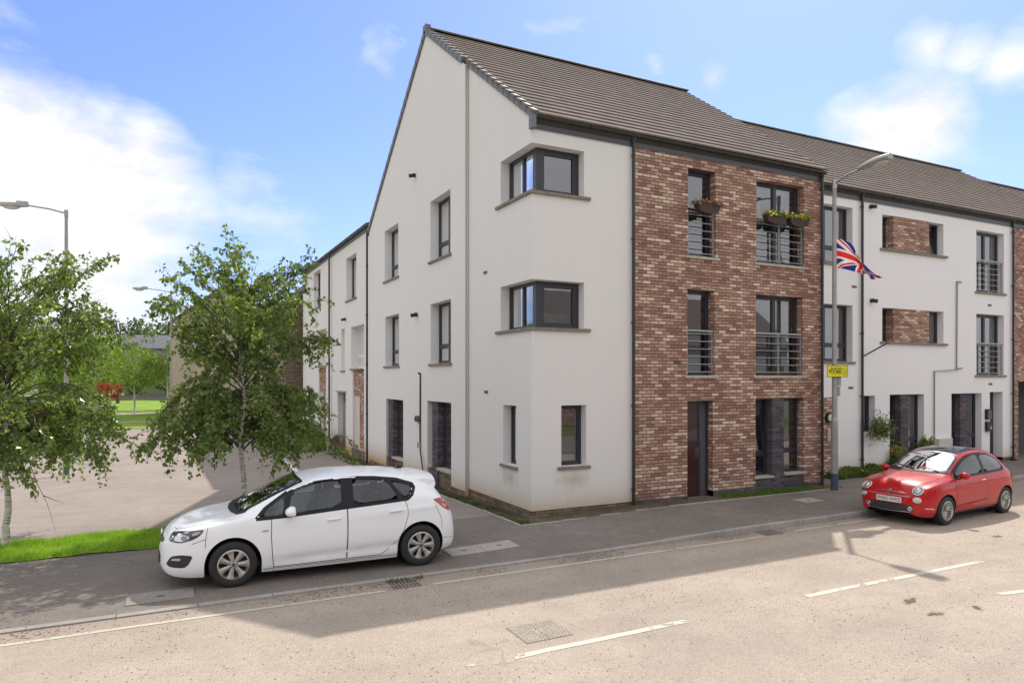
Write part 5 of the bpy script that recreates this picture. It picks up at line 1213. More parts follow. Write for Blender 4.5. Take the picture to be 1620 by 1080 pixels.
wbox('right of two window boxes of yellow pansies on the wide top-floor railing', 7.22, 7.92, 6.78, [FY, FY, MATS['lemon']], 93, LEAFY, .03)
# ---------------------------------------------------------------- cars
def pchip(xs, ys, q):
    xs = np.array(xs, float); ys = np.array(ys, float); h = np.diff(xs); d = np.diff(ys) / h; m = np.zeros(len(xs)); m[0] = d[0]; m[-1] = d[-1]
    for i in range(1, len(xs) - 1):
        if d[i - 1] * d[i] > 0: w1 = 2 * h[i] + h[i - 1]; w2 = h[i] + 2 * h[i - 1]; m[i] = (w1 + w2) / (w1 / d[i - 1] + w2 / d[i])
    q = np.clip(q, xs[0], xs[-1]); i = np.clip(np.searchsorted(xs, q) - 1, 0, len(h) - 1); t = (q - xs[i]) / h[i]
    return (2*t**3-3*t**2+1)*ys[i] + (t**3-2*t**2+t)*h[i]*m[i] + (-2*t**3+3*t**2)*ys[i+1] + (t**3-t**2)*h[i]*m[i+1]
def ring_side(B, poly, w, off, s_):
    return line_side(B, poly + [poly[0]], w, off, (s_,))
def ring_top(B, poly, w, off):
    mb = MB(); P = []
    for i in range(len(poly)):
        a, b = poly[i], poly[(i + 1) % len(poly)]; n = max(1, int(math.dist(a, b) / .04))
        P += [(a[0] + (b[0] - a[0]) * k / n, a[1] + (b[1] - a[1]) * k / n) for k in range(n)]
    cx = sum(p[0] for p in P) / len(P)
    for sgn in (1, -1):
        for p in P: pass
    inner = [(cx + (p[0] - cx) * .93, p[1] * .945) for p in P]; outer = [(cx + (p[0] - cx) * 1.02, p[1] * 1.012) for p in P]; n = len(P)
    for q in outer + inner: mb.v.append((q[0], q[1], B.topz(q[0], q[1]) + off))
    for i in range(n): j = (i + 1) % n; mb.f.append((i, j, n + j, n + i)); mb.mi.append(0)
    return mb
def cabin(parent, x_dash, x_f, x_r, hw, floor, zs, zh):
    ca = bpy.data.objects.new('interior', None); COL.objects.link(ca); ca.parent = parent; ca.empty_display_size = .1
    def seat(x, y, w):
        mb = MB(); mb.box(x - .28, x + .22, y - w, y + w, floor, zs); mb.prism([(x + .16, y - w, zs - .05), (x + .30, y - w, zs - .02), (x + .44, y - w, zh - .17), (x + .36, y - w, zh - .14)], (0, 2 * w, 0)); o = mb.build('seat', SEATM, ca); bev(o, .03, 3)
        mb = MB(); mb.prism([(x + .36, y - .11, zh - .13), (x + .45, y - .11, zh - .13), (x + .47, y - .10, zh + .05), (x + .39, y - .10, zh + .06)], (0, .22, 0)); mb.tube([(x + .40, y - .05, zh - .2), (x + .40, y - .05, zh - .1)], .008, 6); mb.tube([(x + .40, y + .05, zh - .2), (x + .40, y + .05, zh - .1)], .008, 6); o = mb.build('headrest', SEATM, ca); bev(o, .025, 3)
    for y in (-.36, .36): seat(x_f, y, .24)
    for y in (-.36, .36): seat(x_r, y, .30)
    mb = MB(); mb.box(x_dash - .25, x_r + .8, -hw, hw, floor - .06, floor); mb.box(x_r + .42, x_r + .9, -hw, hw, floor, zs + .28); mb.box(x_dash - .3, x_dash - .28, -hw, hw, floor, zs + .28); mb.build('cabin_floor', SEATM, ca)
    mb = MB(); mb.prism([(x_dash - .3, -hw, zs + .28), (x_dash + .12, -hw, zs + .36), (x_dash + .24, -hw, zs + .22), (x_dash + .14, -hw, floor)], (0, 2 * hw, 0)); mb.build('dashboard', SEATM, ca)
    mb = MB(); c = Vector((x_dash + .34, .36, zs + .26)); a_ = Vector((.38, 0, .92)).normalized(); b_ = Vector((0, 1, 0)); mb.tube([tuple(c + (a_ * math.sin(t_) + b_ * math.cos(t_)) * .18) for t_ in [2 * math.pi * k / 20 for k in range(21)]], .014, 6, cap=False); mb.tube([tuple(c), (x_dash + .15, .36, zs + .2)], .03, 8); mb.build('steering_wheel', BLACK, ca)
class Body:
    """smooth car shell: cross-sections lofted along x (nose at x=0), symmetric in y"""
    def __init__(s, T, wheels, ra, rb, crease=None):
        s.T = T; s.wh = wheels; s.ra = ra; s.L = T['W'][0][-1]; s.crease = crease; s.rb = rb
        s.X = np.unique(np.concatenate([np.linspace(0, .3, 50), np.linspace(.3, s.L - .35, 300), np.linspace(s.L - .35, s.L, 60)])); s.NZ = 160
        s.sec = [s.section(x) for x in s.X]
        s.zt = np.array([c[-1, 1] for c in s.sec]); s.zl = np.array([c[0, 1] for c in s.sec])
    def g(s, k, x): return float(pchip(*s.T[k], x))
    def section(s, x):
        W, zl, zb, zr, wr, zt = (s.g(k, x) for k in ('W', 'zl', 'zb', 'zr', 'wr', 'zt'))
        zr = min(zr, zt - .012); zb = min(zb, zr - .012); zl = min(zl, zb - .05); wr = min(wr, W * .97); wb = min(W * s.g('wb', x), W)
        H = zb - zl
        P = [(W * .90, zl), (W * .965, zl + H * .10), (W * .995, zl + H * .35), (W * 1.0, zl + H * .62), ((W + wb) / 2 * 1.004, zl + H * .88), (wb, zb), (wb + (wr - wb) * .10, zb + (zr - zb) * .15), (wb + (wr - wb) * .50 + .012, zb + (zr - zb) * .52), (wr + (wb - wr) * .10, zr - (zr - zb) * .10), (wr - .012, zr + (zt - zr) * .12), (wr * .80, zr + (zt - zr) * .56), (wr * .42, zr + (zt - zr) * .90), (0, zt)]
        P = np.array(P)
        for _ in range(3):
            Q = np.empty((2 * len(P), 2)); Q[0] = P[0]; Q[-1] = P[-1]; Q[1:-1:2] = P[:-1] * .75 + P[1:] * .25; Q[2:-1:2] = P[:-1] * .25 + P[1:] * .75; P = Q
        P[:, 1] = np.maximum.accumulate(P[:, 1] + np.arange(len(P)) * 1e-7)
        if s.crease: P[:, 0] += np.array([s.crease(x, z) for z in P[:, 1]]) * (P[:, 0] > .2)
        return P
    def Y(s, x, z):
        i = int(np.clip(np.searchsorted(s.X, x) - 1, 0, len(s.X) - 2)); t = min(1, max(0, (x - s.X[i]) / (s.X[i + 1] - s.X[i])))
        def y(c):
            if z > c[-1, 1]: return -(z - c[-1, 1]) * 3
            return float(np.interp(z, c[:, 1], c[:, 0]))
        return y(s.sec[i]) * (1 - t) + y(s.sec[i + 1]) * t
    def topz(s, x, y):
        i = int(np.clip(np.searchsorted(s.X, x) - 1, 0, len(s.X) - 2)); t = min(1, max(0, (x - s.X[i]) / (s.X[i + 1] - s.X[i]))); y = abs(y)
        def f(c):
            k = len(c) - 1
            a = c[::-1]; ys = np.maximum.accumulate(a[:, 0] + np.arange(len(a)) * 1e-7)
            return float(np.interp(y, ys, a[:, 1]))
        return f(s.sec[i]) * (1 - t) + f(s.sec[i + 1]) * t
    def endx(s, y, z, front=True):
        X = np.linspace(0, .75, 200) if front else np.linspace(s.L, s.L - .75, 200); p = None; y = abs(y)
        for x in X:
            v = s.Y(x, z) - y
            if v >= 0:
                if p is None: return x
                return p[0] + (x - p[0]) * (0 - p[1]) / (v - p[1] + 1e-9)
            p = (x, v)
        return X[-1]
    def shell(s, holes=()):
        st = list(np.linspace(0, .03, 5)) + list(np.linspace(.045, .3, 14)) + list(np.linspace(.33, s.L - .6, 190)) + list(np.linspace(s.L - .58, s.L - .03, 36)) + list(np.linspace(s.L - .02, s.L, 5))
        zc = s.rb
        for w in s.wh:
            st = [x for x in st if abs(x - w) > s.ra + .02]; zl = s.g('zl', w); e = math.acos(max(-1, min(1, (zl - zc) / s.ra))) if abs(zl - zc) < s.ra else math.pi / 2
            st += [w + s.ra * math.sin(a) for a in np.linspace(-math.pi / 2, math.pi / 2, 29)]; st += [w - s.ra - .004, w + s.ra + .004]
        st = sorted(set(round(float(x), 5) for x in st)); n1, n2 = 16, 64; mb = MB(); rows = []
        for x in st:
            i = int(np.clip(np.searchsorted(s.X, x) - 1, 0, len(s.X) - 2)); t = (x - s.X[i]) / (s.X[i + 1] - s.X[i]); c = s.sec[i] * (1 - t) + s.sec[i + 1] * t
            zl = c[0, 1]; z0 = zl
            for w in s.wh:
                if abs(x - w) <= s.ra: z0 = max(z0, zc + math.sqrt(max(0, s.ra ** 2 - (x - w) ** 2)))
            zb = min(s.g('zb', x), s.g('zt', x) - .03); zb = max(zb, z0 + .01)
            if zb > c[-1, 1] - .004: zb = (z0 + c[-1, 1]) / 2
            zz = [z0 + (zb - z0) * k / n1 for k in range(n1 + 1)]; r = [(float(np.interp(z, c[:, 1], c[:, 0])), z) for z in zz]
            up = c[c[:, 1] > zb]; up = np.vstack([[r[-1][0], zb], up]); d = np.concatenate([[0], np.cumsum(np.hypot(*np.diff(up, axis=0).T))])
            for k in range(1, n2 + 1): q = d[-1] * k / n2; r.append((float(np.interp(q, d, up[:, 0])), float(np.interp(q, d, up[:, 1]))))
            rows.append(r)
        m = n1 + n2 + 1; full = 2 * m - 1
        for x, r in zip(st, rows): mb.v += [(x, -y, z) for y, z in r] + [(x, y, z) for y, z in reversed(r[:-1])]
        def inp(p, poly):
            r = False; n_ = len(poly)
            for q in range(n_):
                a, b = poly[q], poly[(q + 1) % n_]
                if (a[1] > p[1]) != (b[1] > p[1]) and p[0] < (b[0] - a[0]) * (p[1] - a[1]) / (b[1] - a[1]) + a[0]: r = not r
            return r
        ins = []
        for v in mb.v:
            h = False
            for kind, poly in holes:
                if kind == 's' and abs(v[1]) > .50: h = h or inp((v[0], v[2]), poly)
                if kind == 't' and v[2] > .9 and abs(v[1]) < .7: h = h or (inp((v[0], v[1]), poly) and abs(B_top(s, v[0], v[1]) - v[2]) < .05)
            ins.append(h)
        for i in range(len(st) - 1):
            for k in range(full - 1):
                a = i * full + k; q = (a, a + full, a + full + 1, a + 1); c_ = sum(ins[j] for j in q)
                if c_ == 4: continue
                mb.f.append(q); mb.mi.append(0)
        mb.f.append(tuple(range(full))); mb.mi.append(0); b = (len(st) - 1) * full; mb.f.append(tuple(b + k for k in reversed(range(full)))); mb.mi.append(0)
        return mb
def B_top(B, x, y): return B.topz(x, y)
def tess(poly, step=.05):
    """triangulate a 2D outline with inner points"""
    bm = bmesh.new(); vs = [bm.verts.new((a, b, 0)) for a, b in poly]; bm.faces.new(vs)
    bmesh.ops.triangulate(bm, faces=bm.faces[:], ngon_method='EAR_CLIP')
    xs = [p[0] for p in poly]; ys = [p[1] for p in poly]
    for lo, hi, no in ((min(xs), max(xs), (1, 0, 0)), (min(ys), max(ys), (0, 1, 0))):
        v = lo + step
        while v < hi - 1e-4:
            bmesh.ops.bisect_plane(bm, geom=bm.verts[:] + bm.edges[:] + bm.faces[:], plane_co=(no[0] * v, no[1] * v, 0), plane_no=no); v += step
    bm.verts.index_update(); r = [(v.co.x, v.co.y) for v in bm.verts], [tuple(v.index for v in f.verts) for f in bm.faces]; bm.free(); return r
def rounded(poly, n=2):
    P = [tuple(p) for p in poly]
    for _ in range(n):
        Q = []
        for i in range(len(P)):
            a, b = P[i], P[(i + 1) % len(P)]; Q += [(a[0] * .82 + b[0] * .18, a[1] * .82 + b[1] * .18), (a[0] * .18 + b[0] * .82, a[1] * .18 + b[1] * .82)]
        P = Q
    return P
def side_patch(B, poly, off, sides=(-1, 1), step=.05, mb=None, mi=0):
    v, f = tess(poly, step); mb = mb or MB()
    for s in sides:
        b = len(mb.v)
        for x, z in v:
            y = B.Y(x, z); e = .01; ny = 1; nz = -(B.Y(x, z + e) - B.Y(x, z - e)) / (2 * e); nx = -(B.Y(min(B.L, x + e), z) - B.Y(max(0, x - e), z)) / (2 * e); l = math.sqrt(ny + nz * nz + nx * nx)
            mb.v.append((x + nx / l * off, s * (y + off / l), z + nz / l * off))
        mb.f += [tuple(b + i for i in (q if s < 0 else q[::-1])) for q in f]; mb.mi += [mi] * len(f)
    return mb
def end_patch(B, poly, off, front=True, step=.05, mb=None, mi=0, mirror=False):
    mb = mb or MB()
    for s in ((1, -1) if mirror else (1,)):
        v, f = tess(poly, step); b = len(mb.v); sg_ = -1 if front else 1
        for y, z in v: mb.v.append((B.endx(y, z, front) + sg_ * off, s * y, z))
        mb.f += [tuple(b + i for i in q) for q in f]; mb.mi += [mi] * len(f)
    return mb
def top_patch(B, poly, off, step=.06, mb=None, mi=0):
    v, f = tess(poly, step); mb = mb or MB(); b = len(mb.v)
    for x, y in v:
        e = .015; z = B.topz(x, y); nx = -(B.topz(x + e, y) - B.topz(x - e, y)) / (2 * e); l = math.sqrt(1 + nx * nx)
        mb.v.append((x + nx / l * off, y, z + off / l))
    mb.f += [tuple(b + i for i in q) for q in f]; mb.mi += [mi] * len(f)
    return mb
def line_side(B, pts, w, off, sides=(-1, 1), mb=None, mi=0):
    mb = mb or MB(); P = []
    for i in range(len(pts) - 1):
        n = max(1, int(math.dist(pts[i], pts[i + 1]) / .04))
        for k in range(n): P.append((pts[i][0] + (pts[i + 1][0] - pts[i][0]) * k / n, pts[i][1] + (pts[i + 1][1] - pts[i][1]) * k / n))
    P.append(pts[-1])
    for s in sides:
        b = len(mb.v)
        for i, p in enumerate(P):
            a, c = P[max(0, i - 1)], P[min(len(P) - 1, i + 1)]; d = math.dist(a, c) or 1; n = (-(c[1] - a[1]) / d * w / 2, (c[0] - a[0]) / d * w / 2)
            for q in (1, -1): x, z = p[0] + n[0] * q, p[1] + n[1] * q; mb.v.append((x, s * (B.Y(x, z) + off), z))
        for i in range(len(P) - 1): mb.f.append((b + 2 * i, b + 2 * i + 1, b + 2 * i + 3, b + 2 * i + 2)); mb.mi.append(mi)
    return mb
def circ(cx, cy, r, n=24, sx=1): return [(cx + r * sx * math.cos(2 * math.pi * k / n), cy + r * math.sin(2 * math.pi * k / n)) for k in range(n)]
def paint(name, col, rough=.3, metal=0, flake=0):
    m, g, p, pos = nodemat(name); p.inputs['Base Color'].default_value = (*col, 1); p.inputs['Roughness'].default_value = rough; p.inputs['Metallic'].default_value = metal
    p.inputs['Coat Weight'].default_value = .6; p.inputs['Coat Roughness'].default_value = .02; p.inputs['Specular IOR Level'].default_value = .2
    oc = g.new('ShaderNodeTexCoord').outputs['Object']; sp = g.new('ShaderNodeSeparateXYZ'); g.link(oc, sp.inputs[0])
    dirt = g.m('MULTIPLY', g.m('SUBTRACT', .50, sp.outputs[2], clamp=True), g.m('MULTIPLY', g.noise(oc, 6, 6, .7), .45), clamp=True)
    g.link(g.mix(dirt, col, (.30, .27, .24)), p.inputs['Base Color']); return m
CARGLASS = mat('car_glass', (.012, .018, .028), .03, spec=.8, coat=1)
def carglass2():
    m, g, p, pos = nodemat('car_window'); oc = g.new('ShaderNodeTexCoord').outputs['Object']
    c = g.ramp(g.noise(g.mapping(oc, (1.2, 1, 2.2)), 1.6, 2, .4), [(.35, (.008, .016, .032)), (.65, (.035, .06, .095))]); g.link(c, p.inputs['Base Color'])
    p.inputs['Roughness'].default_value = .02; p.inputs['Coat Weight'].default_value = 0; p.inputs['Specular IOR Level'].default_value = .5; return m
CARWIN = carglass2()
CARSEE = glass_mat('car_see_through_glass', (.50, .60, .62), 1.55, .01)
SEATM = mat('seat_cloth', (.05, .05, .055), .9); SEATP = mat('pale_trim', (.30, .29, .28), .8)
TRIM = mat('gloss_black_trim', (.012, .012, .016), .35, spec=.25)
LAMPG = mat('headlamp_glass', (.20, .21, .22), .05, coat=1); REFL = mat('headlamp_reflector', (.6, .62, .65), .1, metal=1); TAILR = mat('tail_red', (.42, .012, .015), .12, coat=1)
ALLOY = mat('alloy_silver', (.50, .49, .475), .32, metal=.75); WELL = mat('wheel_well', (.012, .012, .012), .9); SEAM = mat('shut_line', (.10, .10, .105), .7); PLATE = mat('plate_white', (.72, .72, .70), .4)
def tyre_mesh(R_, rr, w):
    mb = MB(); h = w / 2; mb.lathe([(rr, -h * .8), (rr + .02, -h * .95), (R_ - .045, -h), (R_ - .015, -h * .9), (R_, -h * .72), (R_ + .0, -h * .3), (R_ - .005, -h * .28), (R_ - .005, -h * .24), (R_, -h * .22), (R_, h * .22), (R_ - .005, h * .24), (R_ - .005, h * .28), (R_, h * .3), (R_, h * .72), (R_ - .015, h * .9), (R_ - .045, h), (rr + .02, h * .95), (rr, h * .8)], axis='y', n=48)
    return mb
def spoked(rr, w, n, wi, wo, hub, dish=.03, fan=True, y0=None):
    """alloy wheel facing -y"""
    mb = MB(); y = -w / 2 * .80 if y0 is None else y0
    mb.lathe([(rr + .004, y - .012), (rr - .012, y - .018), (rr - .02, y), (rr - .028, y + .09), (rr - .03, w / 2 * .8)], axis='y', n=48)
    mb.lathe([(0, y + .0), (hub * .4, y - .004), (hub, y + .004), (hub, y + .03)], axis='y', n=32)
    for k in range(n):
        a = 2 * math.pi * k / n; ca, sa = math.cos(a), math.sin(a)
        def P(r, t, d): return (r * ca - t * sa, y + d, r * sa + t * ca)
        r1, r2, r3 = hub * .8, (hub + rr) * .55, rr - .014
        for (ra, rb_, ta, tb, da, db) in ((r1, r2, wi, (wi + wo) * .48, .006, -.004 + dish * .2), (r2, r3, (wi + wo) * .48, wo, -.004 + dish * .2, -.006)):
            top = [P(ra, -ta, da), P(rb_, -tb, db), P(rb_, tb, db), P(ra, ta, da)]; c = [P(ra, 0, da - .008), P(rb_, 0, db - .008)]; low = [P(ra, -ta, da + .03), P(rb_, -tb, db + .03), P(rb_, tb, db + .03), P(ra, ta, da + .03)]
            mb.face([top[0], top[1], c[1], c[0]]); mb.face([c[0], c[1], top[2], top[3]]); mb.face([top[0], low[0], low[1], top[1]]); mb.face([top[3], top[2], low[2], low[3]])
    return mb
def wheel(parent, x, y, side, R_, rr, w, rim_mb, bolts=5, hub=.045):
    wh_ = bpy.data.objects.new('wheel', None); COL.objects.link(wh_); wh_.parent = parent; wh_.location = (x, y, R_); wh_.empty_display_size = .1
    if side > 0: wh_.rotation_euler = (0, 0, math.pi)
    t = tyre_mesh(R_, rr, w).build('tyre', RUBBER, wh_, smooth=35); r = rim_mb.build('rim', ALLOY, wh_, smooth=35)
    mb = MB(); mb.lathe([(0, .0), (rr - .03, .0), (rr - .03, .05), (0, .05)], axis='y', o=(0, 0, 0), n=24); mb.build('brake', mat('brake_dark', (.03, .03, .032), .6), wh_)
    mb = MB(); y_ = -w / 2 * .8
    for k in range(bolts):
        a = 2 * math.pi * k / bolts + .3; mb.lathe([(0, y_ - .004), (.010, y_ - .002), (.011, y_ + .01)], axis='y', o=(hub * math.cos(a), 0, hub * math.sin(a)), n=8)
    mb.lathe([(0, y_ - .011), (.022, y_ - .009), (.026, y_ + .0)], axis='y', n=20); mb.build('wheel_bolt', mat('bolt_dark', (.10, .10, .11), .4, metal=.6), wh_, smooth=40)
    return wh_
def wells(B, parent):
    mb = MB()
    for w in B.wh:
        n = 24; zc = B.rb; r = B.ra
        for s in (-1, 1):
            b = len(mb.v)
            for k in range(n + 1):
                a = -.5 + (math.pi + 1.0) * k / n; x, z = w + r * math.cos(a), max(.10, zc + r * math.sin(a)); yo = B.Y(min(B.L, max(0, x)), max(z, B.g('zl', x) + .01))
                mb.v += [(x, s * (yo - .001), z), (x, s * (yo - .32), z)]
            for k in range(n): mb.f.append((b + 2 * k, b + 2 * k + 1, b + 2 * k + 3, b + 2 * k + 2)); mb.mi.append(0)
            yo = s * (B.Y(w, .6) - .33); mb.face([(w + r * math.cos(a), yo, zc + r * math.sin(a)) for a in [2 * math.pi * k / 24 for k in range(24)]])
    mb.box(.25, B.L - .25, -.62, .62, .16, .22); mb.box(B.wh[0] + B.ra, B.wh[1] - B.ra, -.74, .74, .19, .24)
    return mb.build('wheel_arch', WELL, parent)
# ---- white five-door hatchback
TA = dict(
 W=([0, .02, .05, .10, .17, .27, .42, .65, 1.0, 2.0, 3.0, 3.6, 3.85, 4.0, 4.10, 4.18, 4.24, 4.27], [.34, .43, .53, .62, .70, .775, .835, .872, .885, .895, .897, .893, .868, .835, .79, .73, .64, .54]),
 wb=([0, .3, 1.0, 1.5, 3.2, 3.9, 4.27], [.96, .95, .955, .955, .955, .93, .93]),
 zl=([0, .03, .08, .2, .5, 1.3, 3.3, 3.9, 4.12, 4.22, 4.27], [.36, .30, .24, .19, .165, .155, .165, .19, .215, .25, .36]),
 zb=([0, .03, .08, .16, .30, .6, .9, 1.15, 1.6, 2.5, 3.35, 3.7, 3.95, 4.08, 4.16, 4.22, 4.27], [.44, .56, .645, .705, .775, .845, .895, .925, .945, .99, 1.04, 1.05, 1.00, .90, .78, .66, .46]),
 zr=([0, .1, .3, .6, .9, 1.03, 1.2, 1.4, 1.65, 1.9, 2.15, 2.5, 2.9, 3.3, 3.6, 3.85, 3.95, 4.05, 4.12, 4.2, 4.27], [.50, .70, .81, .885, .935, .965, 1.045, 1.14, 1.25, 1.34, 1.392, 1.413, 1.405, 1.37, 1.325, 1.22, 1.12, .985, .90, .74, .48]),
 wr=([0, .1, .3, .6, 1.0, 1.4, 1.9, 2.5, 3.3, 3.8, 4.0, 4.2, 4.27], [.3, .46, .60, .68, .70, .655, .60, .60, .575, .56, .60, .62, .46]),
 zt=([0, .03, .08, .16, .30, .5, .75, .95, 1.03, 1.2, 1.4, 1.6, 1.85, 2.1, 2.5, 2.9, 3.3, 3.6, 3.80, 3.90, 4.0, 4.08, 4.15, 4.22, 4.27], [.54, .655, .72, .775, .83, .885, .935, .965, .985, 1.08, 1.18, 1.275, 1.375, 1.425, 1.455, 1.450, 1.425, 1.395, 1.345, 1.245, 1.115, 1.005, .88, .70, .50]))
def creaseA(x, z):
    f = sstep((x - 1.2) / .6) * sstep((3.5 - x) / .3); zc = .30 + .035 * (x - 1.4)
    return -.026 * f * math.exp(-((z - zc) / .045) ** 2) + .013 * sstep((x - 2.4) / .6) * sstep((4.1 - x) / .3) * math.exp(-((z - (.86 + .05 * (x - 3))) / .035) ** 2)
def hatchback(label, loc, rz, pcol, pname):
    B = Body(TA, (.945, 3.63), .368, .325, creaseA); P = paint(pname, pcol)
    t = thing('hatchback_car', label, 'car', loc, rz, world=False); add = lambda mb, n, m, s=60, par=t: mb.build(n, m, par, smooth=s)
    dlo = [(1.24, .915), (1.60, .925), (2.5, .985), (3.42, 1.042), (3.50, 1.10), (3.56, 1.20), (3.545, 1.243), (3.3, 1.322), (2.96, 1.368), (2.5, 1.392), (2.2, 1.388), (2.05, 1.368), (1.70, 1.25), (1.36, 1.035)]
    ws = [(1.0, 0), (1.015, .3), (1.06, .50), (1.10, .61), (1.13, .645), (1.40, .618), (1.65, .588), (1.88, .545), (1.90, .50), (1.885, .3), (1.875, 0)]; ws = ws + [(a, -b) for a, b in reversed(ws[1:-1])]
    body = add(B.shell([('s', dlo), ('t', ws)]), 'body', P, 42); wells(B, t); cabin(t, 1.25, 1.85, 2.75, .74, .30, .58, 1.16)
    for s_ in (-1, 1):
        mbr = ring_side(B, dlo, .046, .003, s_)
        for pil in ([(1.585, .93), (1.67, .93), (1.755, 1.27), (1.70, 1.25), (1.64, 1.18)], [(2.42, .985), (2.605, .995), (2.62, 1.385), (2.44, 1.385)], [(3.28, 1.04), (3.37, 1.05), (3.19, 1.335), (3.12, 1.34)]): side_patch(B, pil, .0045, (s_,), mb=mbr)
        add(mbr, 'window_surround', TRIM)
    win = [rounded([(1.33, .94), (1.585, .948), (1.635, 1.085), (1.60, 1.16), (1.38, 1.015)], 1), rounded([(1.665, .958), (2.425, 1.012), (2.435, 1.350), (2.25, 1.350), (2.08, 1.328), (1.745, 1.215)], 1), rounded([(2.60, 1.025), (3.28, 1.068), (3.13, 1.305), (2.95, 1.332), (2.62, 1.352)], 1), rounded([(3.36, 1.085), (3.42, 1.09), (3.50, 1.175), (3.49, 1.225), (3.20, 1.298)], 1)]
    for w_ in win:
        for s_ in (-1, 1): add(side_patch(B, w_, .0065, (s_,)), 'side_window', CARSEE)
    doors = [[(1.445, .905), (1.44, .65), (1.455, .40), (1.475, .225), (2.49, .235), (2.503, .60), (2.503, .975)], [(2.511, .975), (2.511, .60), (2.50, .235), (3.00, .24), (3.10, .31), (3.26, .43), (3.36, .60), (3.42, .80), (3.415, .93), (3.375, 1.028)]]
    mbs = MB()
    for dn in doors: line_side(B, dn + ([] if dn is doors[0] else []), .009, .0015, mb=mbs)
    line_side(B, [(1.445, .905), (1.44, .65), (1.455, .40), (1.475, .225), (1.475, .16)], .011, .0016, mb=mbs); line_side(B, [(.60, .70), (.42, .64), (.585, .56)][0:2], .008, .0016, mb=mbs); line_side(B, [(.62, .845), (.60, .74), (.585, .58)], .008, .0016, mb=mbs); line_side(B, [(3.86, .95), (3.97, .70), (3.98, .56)], .007, .0016, mb=mbs); line_side(B, [(1.34, .205), (3.25, .212)], .008, .0014, mb=mbs); line_side(B, [(4.0, .40), (4.2, .37)], .006, .0016, mb=mbs)
    add(mbs, 'shut_lines', SEAM)
    for k, dn in enumerate(doors):
        for s in (-1, 1):
            c = (sum(p[0] for p in dn) / len(dn), sum(p[1] for p in dn) / len(dn)); ins = [(c[0] + (p[0] - c[0]) * .985, c[1] + (p[1] - c[1]) * .978) for p in dn]
            d_ = add(side_patch(B, ins, .0018, (s,)), 'door', P); hx_, hz_ = ((2.21, .835), (3.13, .885))[k]
            hb = MB(); y_ = s * (B.Y(hx_ + .1, hz_) + .0); hb.tube([(hx_, y_, hz_ - .004), (hx_ + .03, y_ + s * .022, hz_), (hx_ + .15, y_ + s * .024, hz_ + .004), (hx_ + .205, y_, hz_ + .006)], [.011, .015, .015, .009], 10); add(hb, 'handle', P, 60, d_)
    w_o = add(top_patch(B, ws, .004), 'windscreen', CARSEE); add(ring_top(B, ws, .04, .0065), 'screen_border', TRIM, 60, w_o)
    cw_ = [(.90, 0), (.925, .35), (.99, .62), (1.10, .70), (1.14, .66), (1.09, .61), (1.02, .3), (1.005, 0)]; cw_ += [(a, -b) for a, b in reversed(cw_[1:-1])]
    add(top_patch(B, cw_, .005), 'scuttle', RUBBER)
    mbw = MB(); z = lambda x, y: B.topz(x, y) + .022
    mbw.tube([(1.02, -.55, z(1.02, -.55)), (1.12, -.15, z(1.12, -.15)), (1.10, .1, z(1.1, .1))], .009, 6); mbw.tube([(.99, .05, z(.99, .05)), (1.10, .35, z(1.1, .35)), (1.16, .55, z(1.16, .5))], .009, 6); add(mbw, 'wiper', BLACK)
    mbs = MB()
    for s in (-1, 1):
        pth = [(.20, .30), (.24, .50), (.34, .62), (.55, .70), (.80, .735), (.97, .76)]
        for i in range(len(pth) - 1):
            n = 5
            for k in range(n):
                a = [pth[i][j] + (pth[i + 1][j] - pth[i][j]) * k / n for j in (0, 1)]; b = [pth[i][j] + (pth[i + 1][j] - pth[i][j]) * (k + 1) / n for j in (0, 1)]
                w_ = .004; mbs.face([(a[0] - w_, s * a[1], B.topz(a[0] - w_, a[1]) + .002), (b[0] - w_, s * b[1], B.topz(b[0] - w_, b[1]) + .002), (b[0] + w_, s * (b[1]), B.topz(b[0] + w_, b[1]) + .002), (a[0] + w_, s * a[1], B.topz(a[0] + w_, a[1]) + .002)])
    add(mbs, 'bonnet_seam', SEAM)
    bn = [(.23, 0), (.23, .30), (.27, .50), (.36, .605), (.56, .68), (.80, .71), (.92, .60), (.90, 0)]; bn += [(a, -b) for a, b in reversed(bn[1:-1])]
    add(top_patch(B, bn, .0035), 'bonnet', P)
    for s in (-1, 1):
        hl = rounded([(.13, .675), (.175, .765), (.28, .797), (.42, .812), (.585, .828), (.52, .745), (.42, .69), (.27, .655)], 1)
        h_ = add(side_patch(B, hl, .004, (s,), .03), 'headlight', mat('headlamp_dark', (.05, .055, .06), .06, coat=1))
        q = side_patch(B, rounded([(.20, .69), (.23, .75), (.33, .765), (.40, .735), (.36, .695), (.28, .675)], 2), .008, (s,), .03); add(q, 'reflector', REFL, 60, h_)
        q = side_patch(B, circ(.33, .72, .032, 16, 1.25), .012, (s,), .02); add(q, 'projector', LAMPG, 60, h_)
        q = side_patch(B, rounded([(.42, .745), (.44, .79), (.54, .805), (.50, .76)], 1), .008, (s,), .03); add(q, 'indicator', mat('amber_grey', (.42, .36, .28), .15, coat=1), 60, h_)
        fg = side_patch(B, rounded([(.10, .365), (.165, .475), (.28, .50), (.44, .485), (.385, .37), (.33, .32), (.15, .325)], 1), .003, (s,), .03); f_ = add(fg, 'fog_light_recess', mat('recess_black', (.03, .03, .035), .5)); q = side_patch(B, rounded([(.16, .42), (.19, .45), (.29, .455), (.28, .42)], 1), .008, (s,), .02); add(q, 'fog_light', mat('fog_glass', (.45, .46, .48), .15, coat=1), 60, f_)
        tl = rounded([(3.83, 1.005), (3.93, 1.012), (4.045, 1.005), (4.13, .87), (4.145, .79), (4.05, .83), (3.95, .905)], 1); tl_ = add(side_patch(B, tl, .005, (s,), .03), 'tail_light', TAILR)
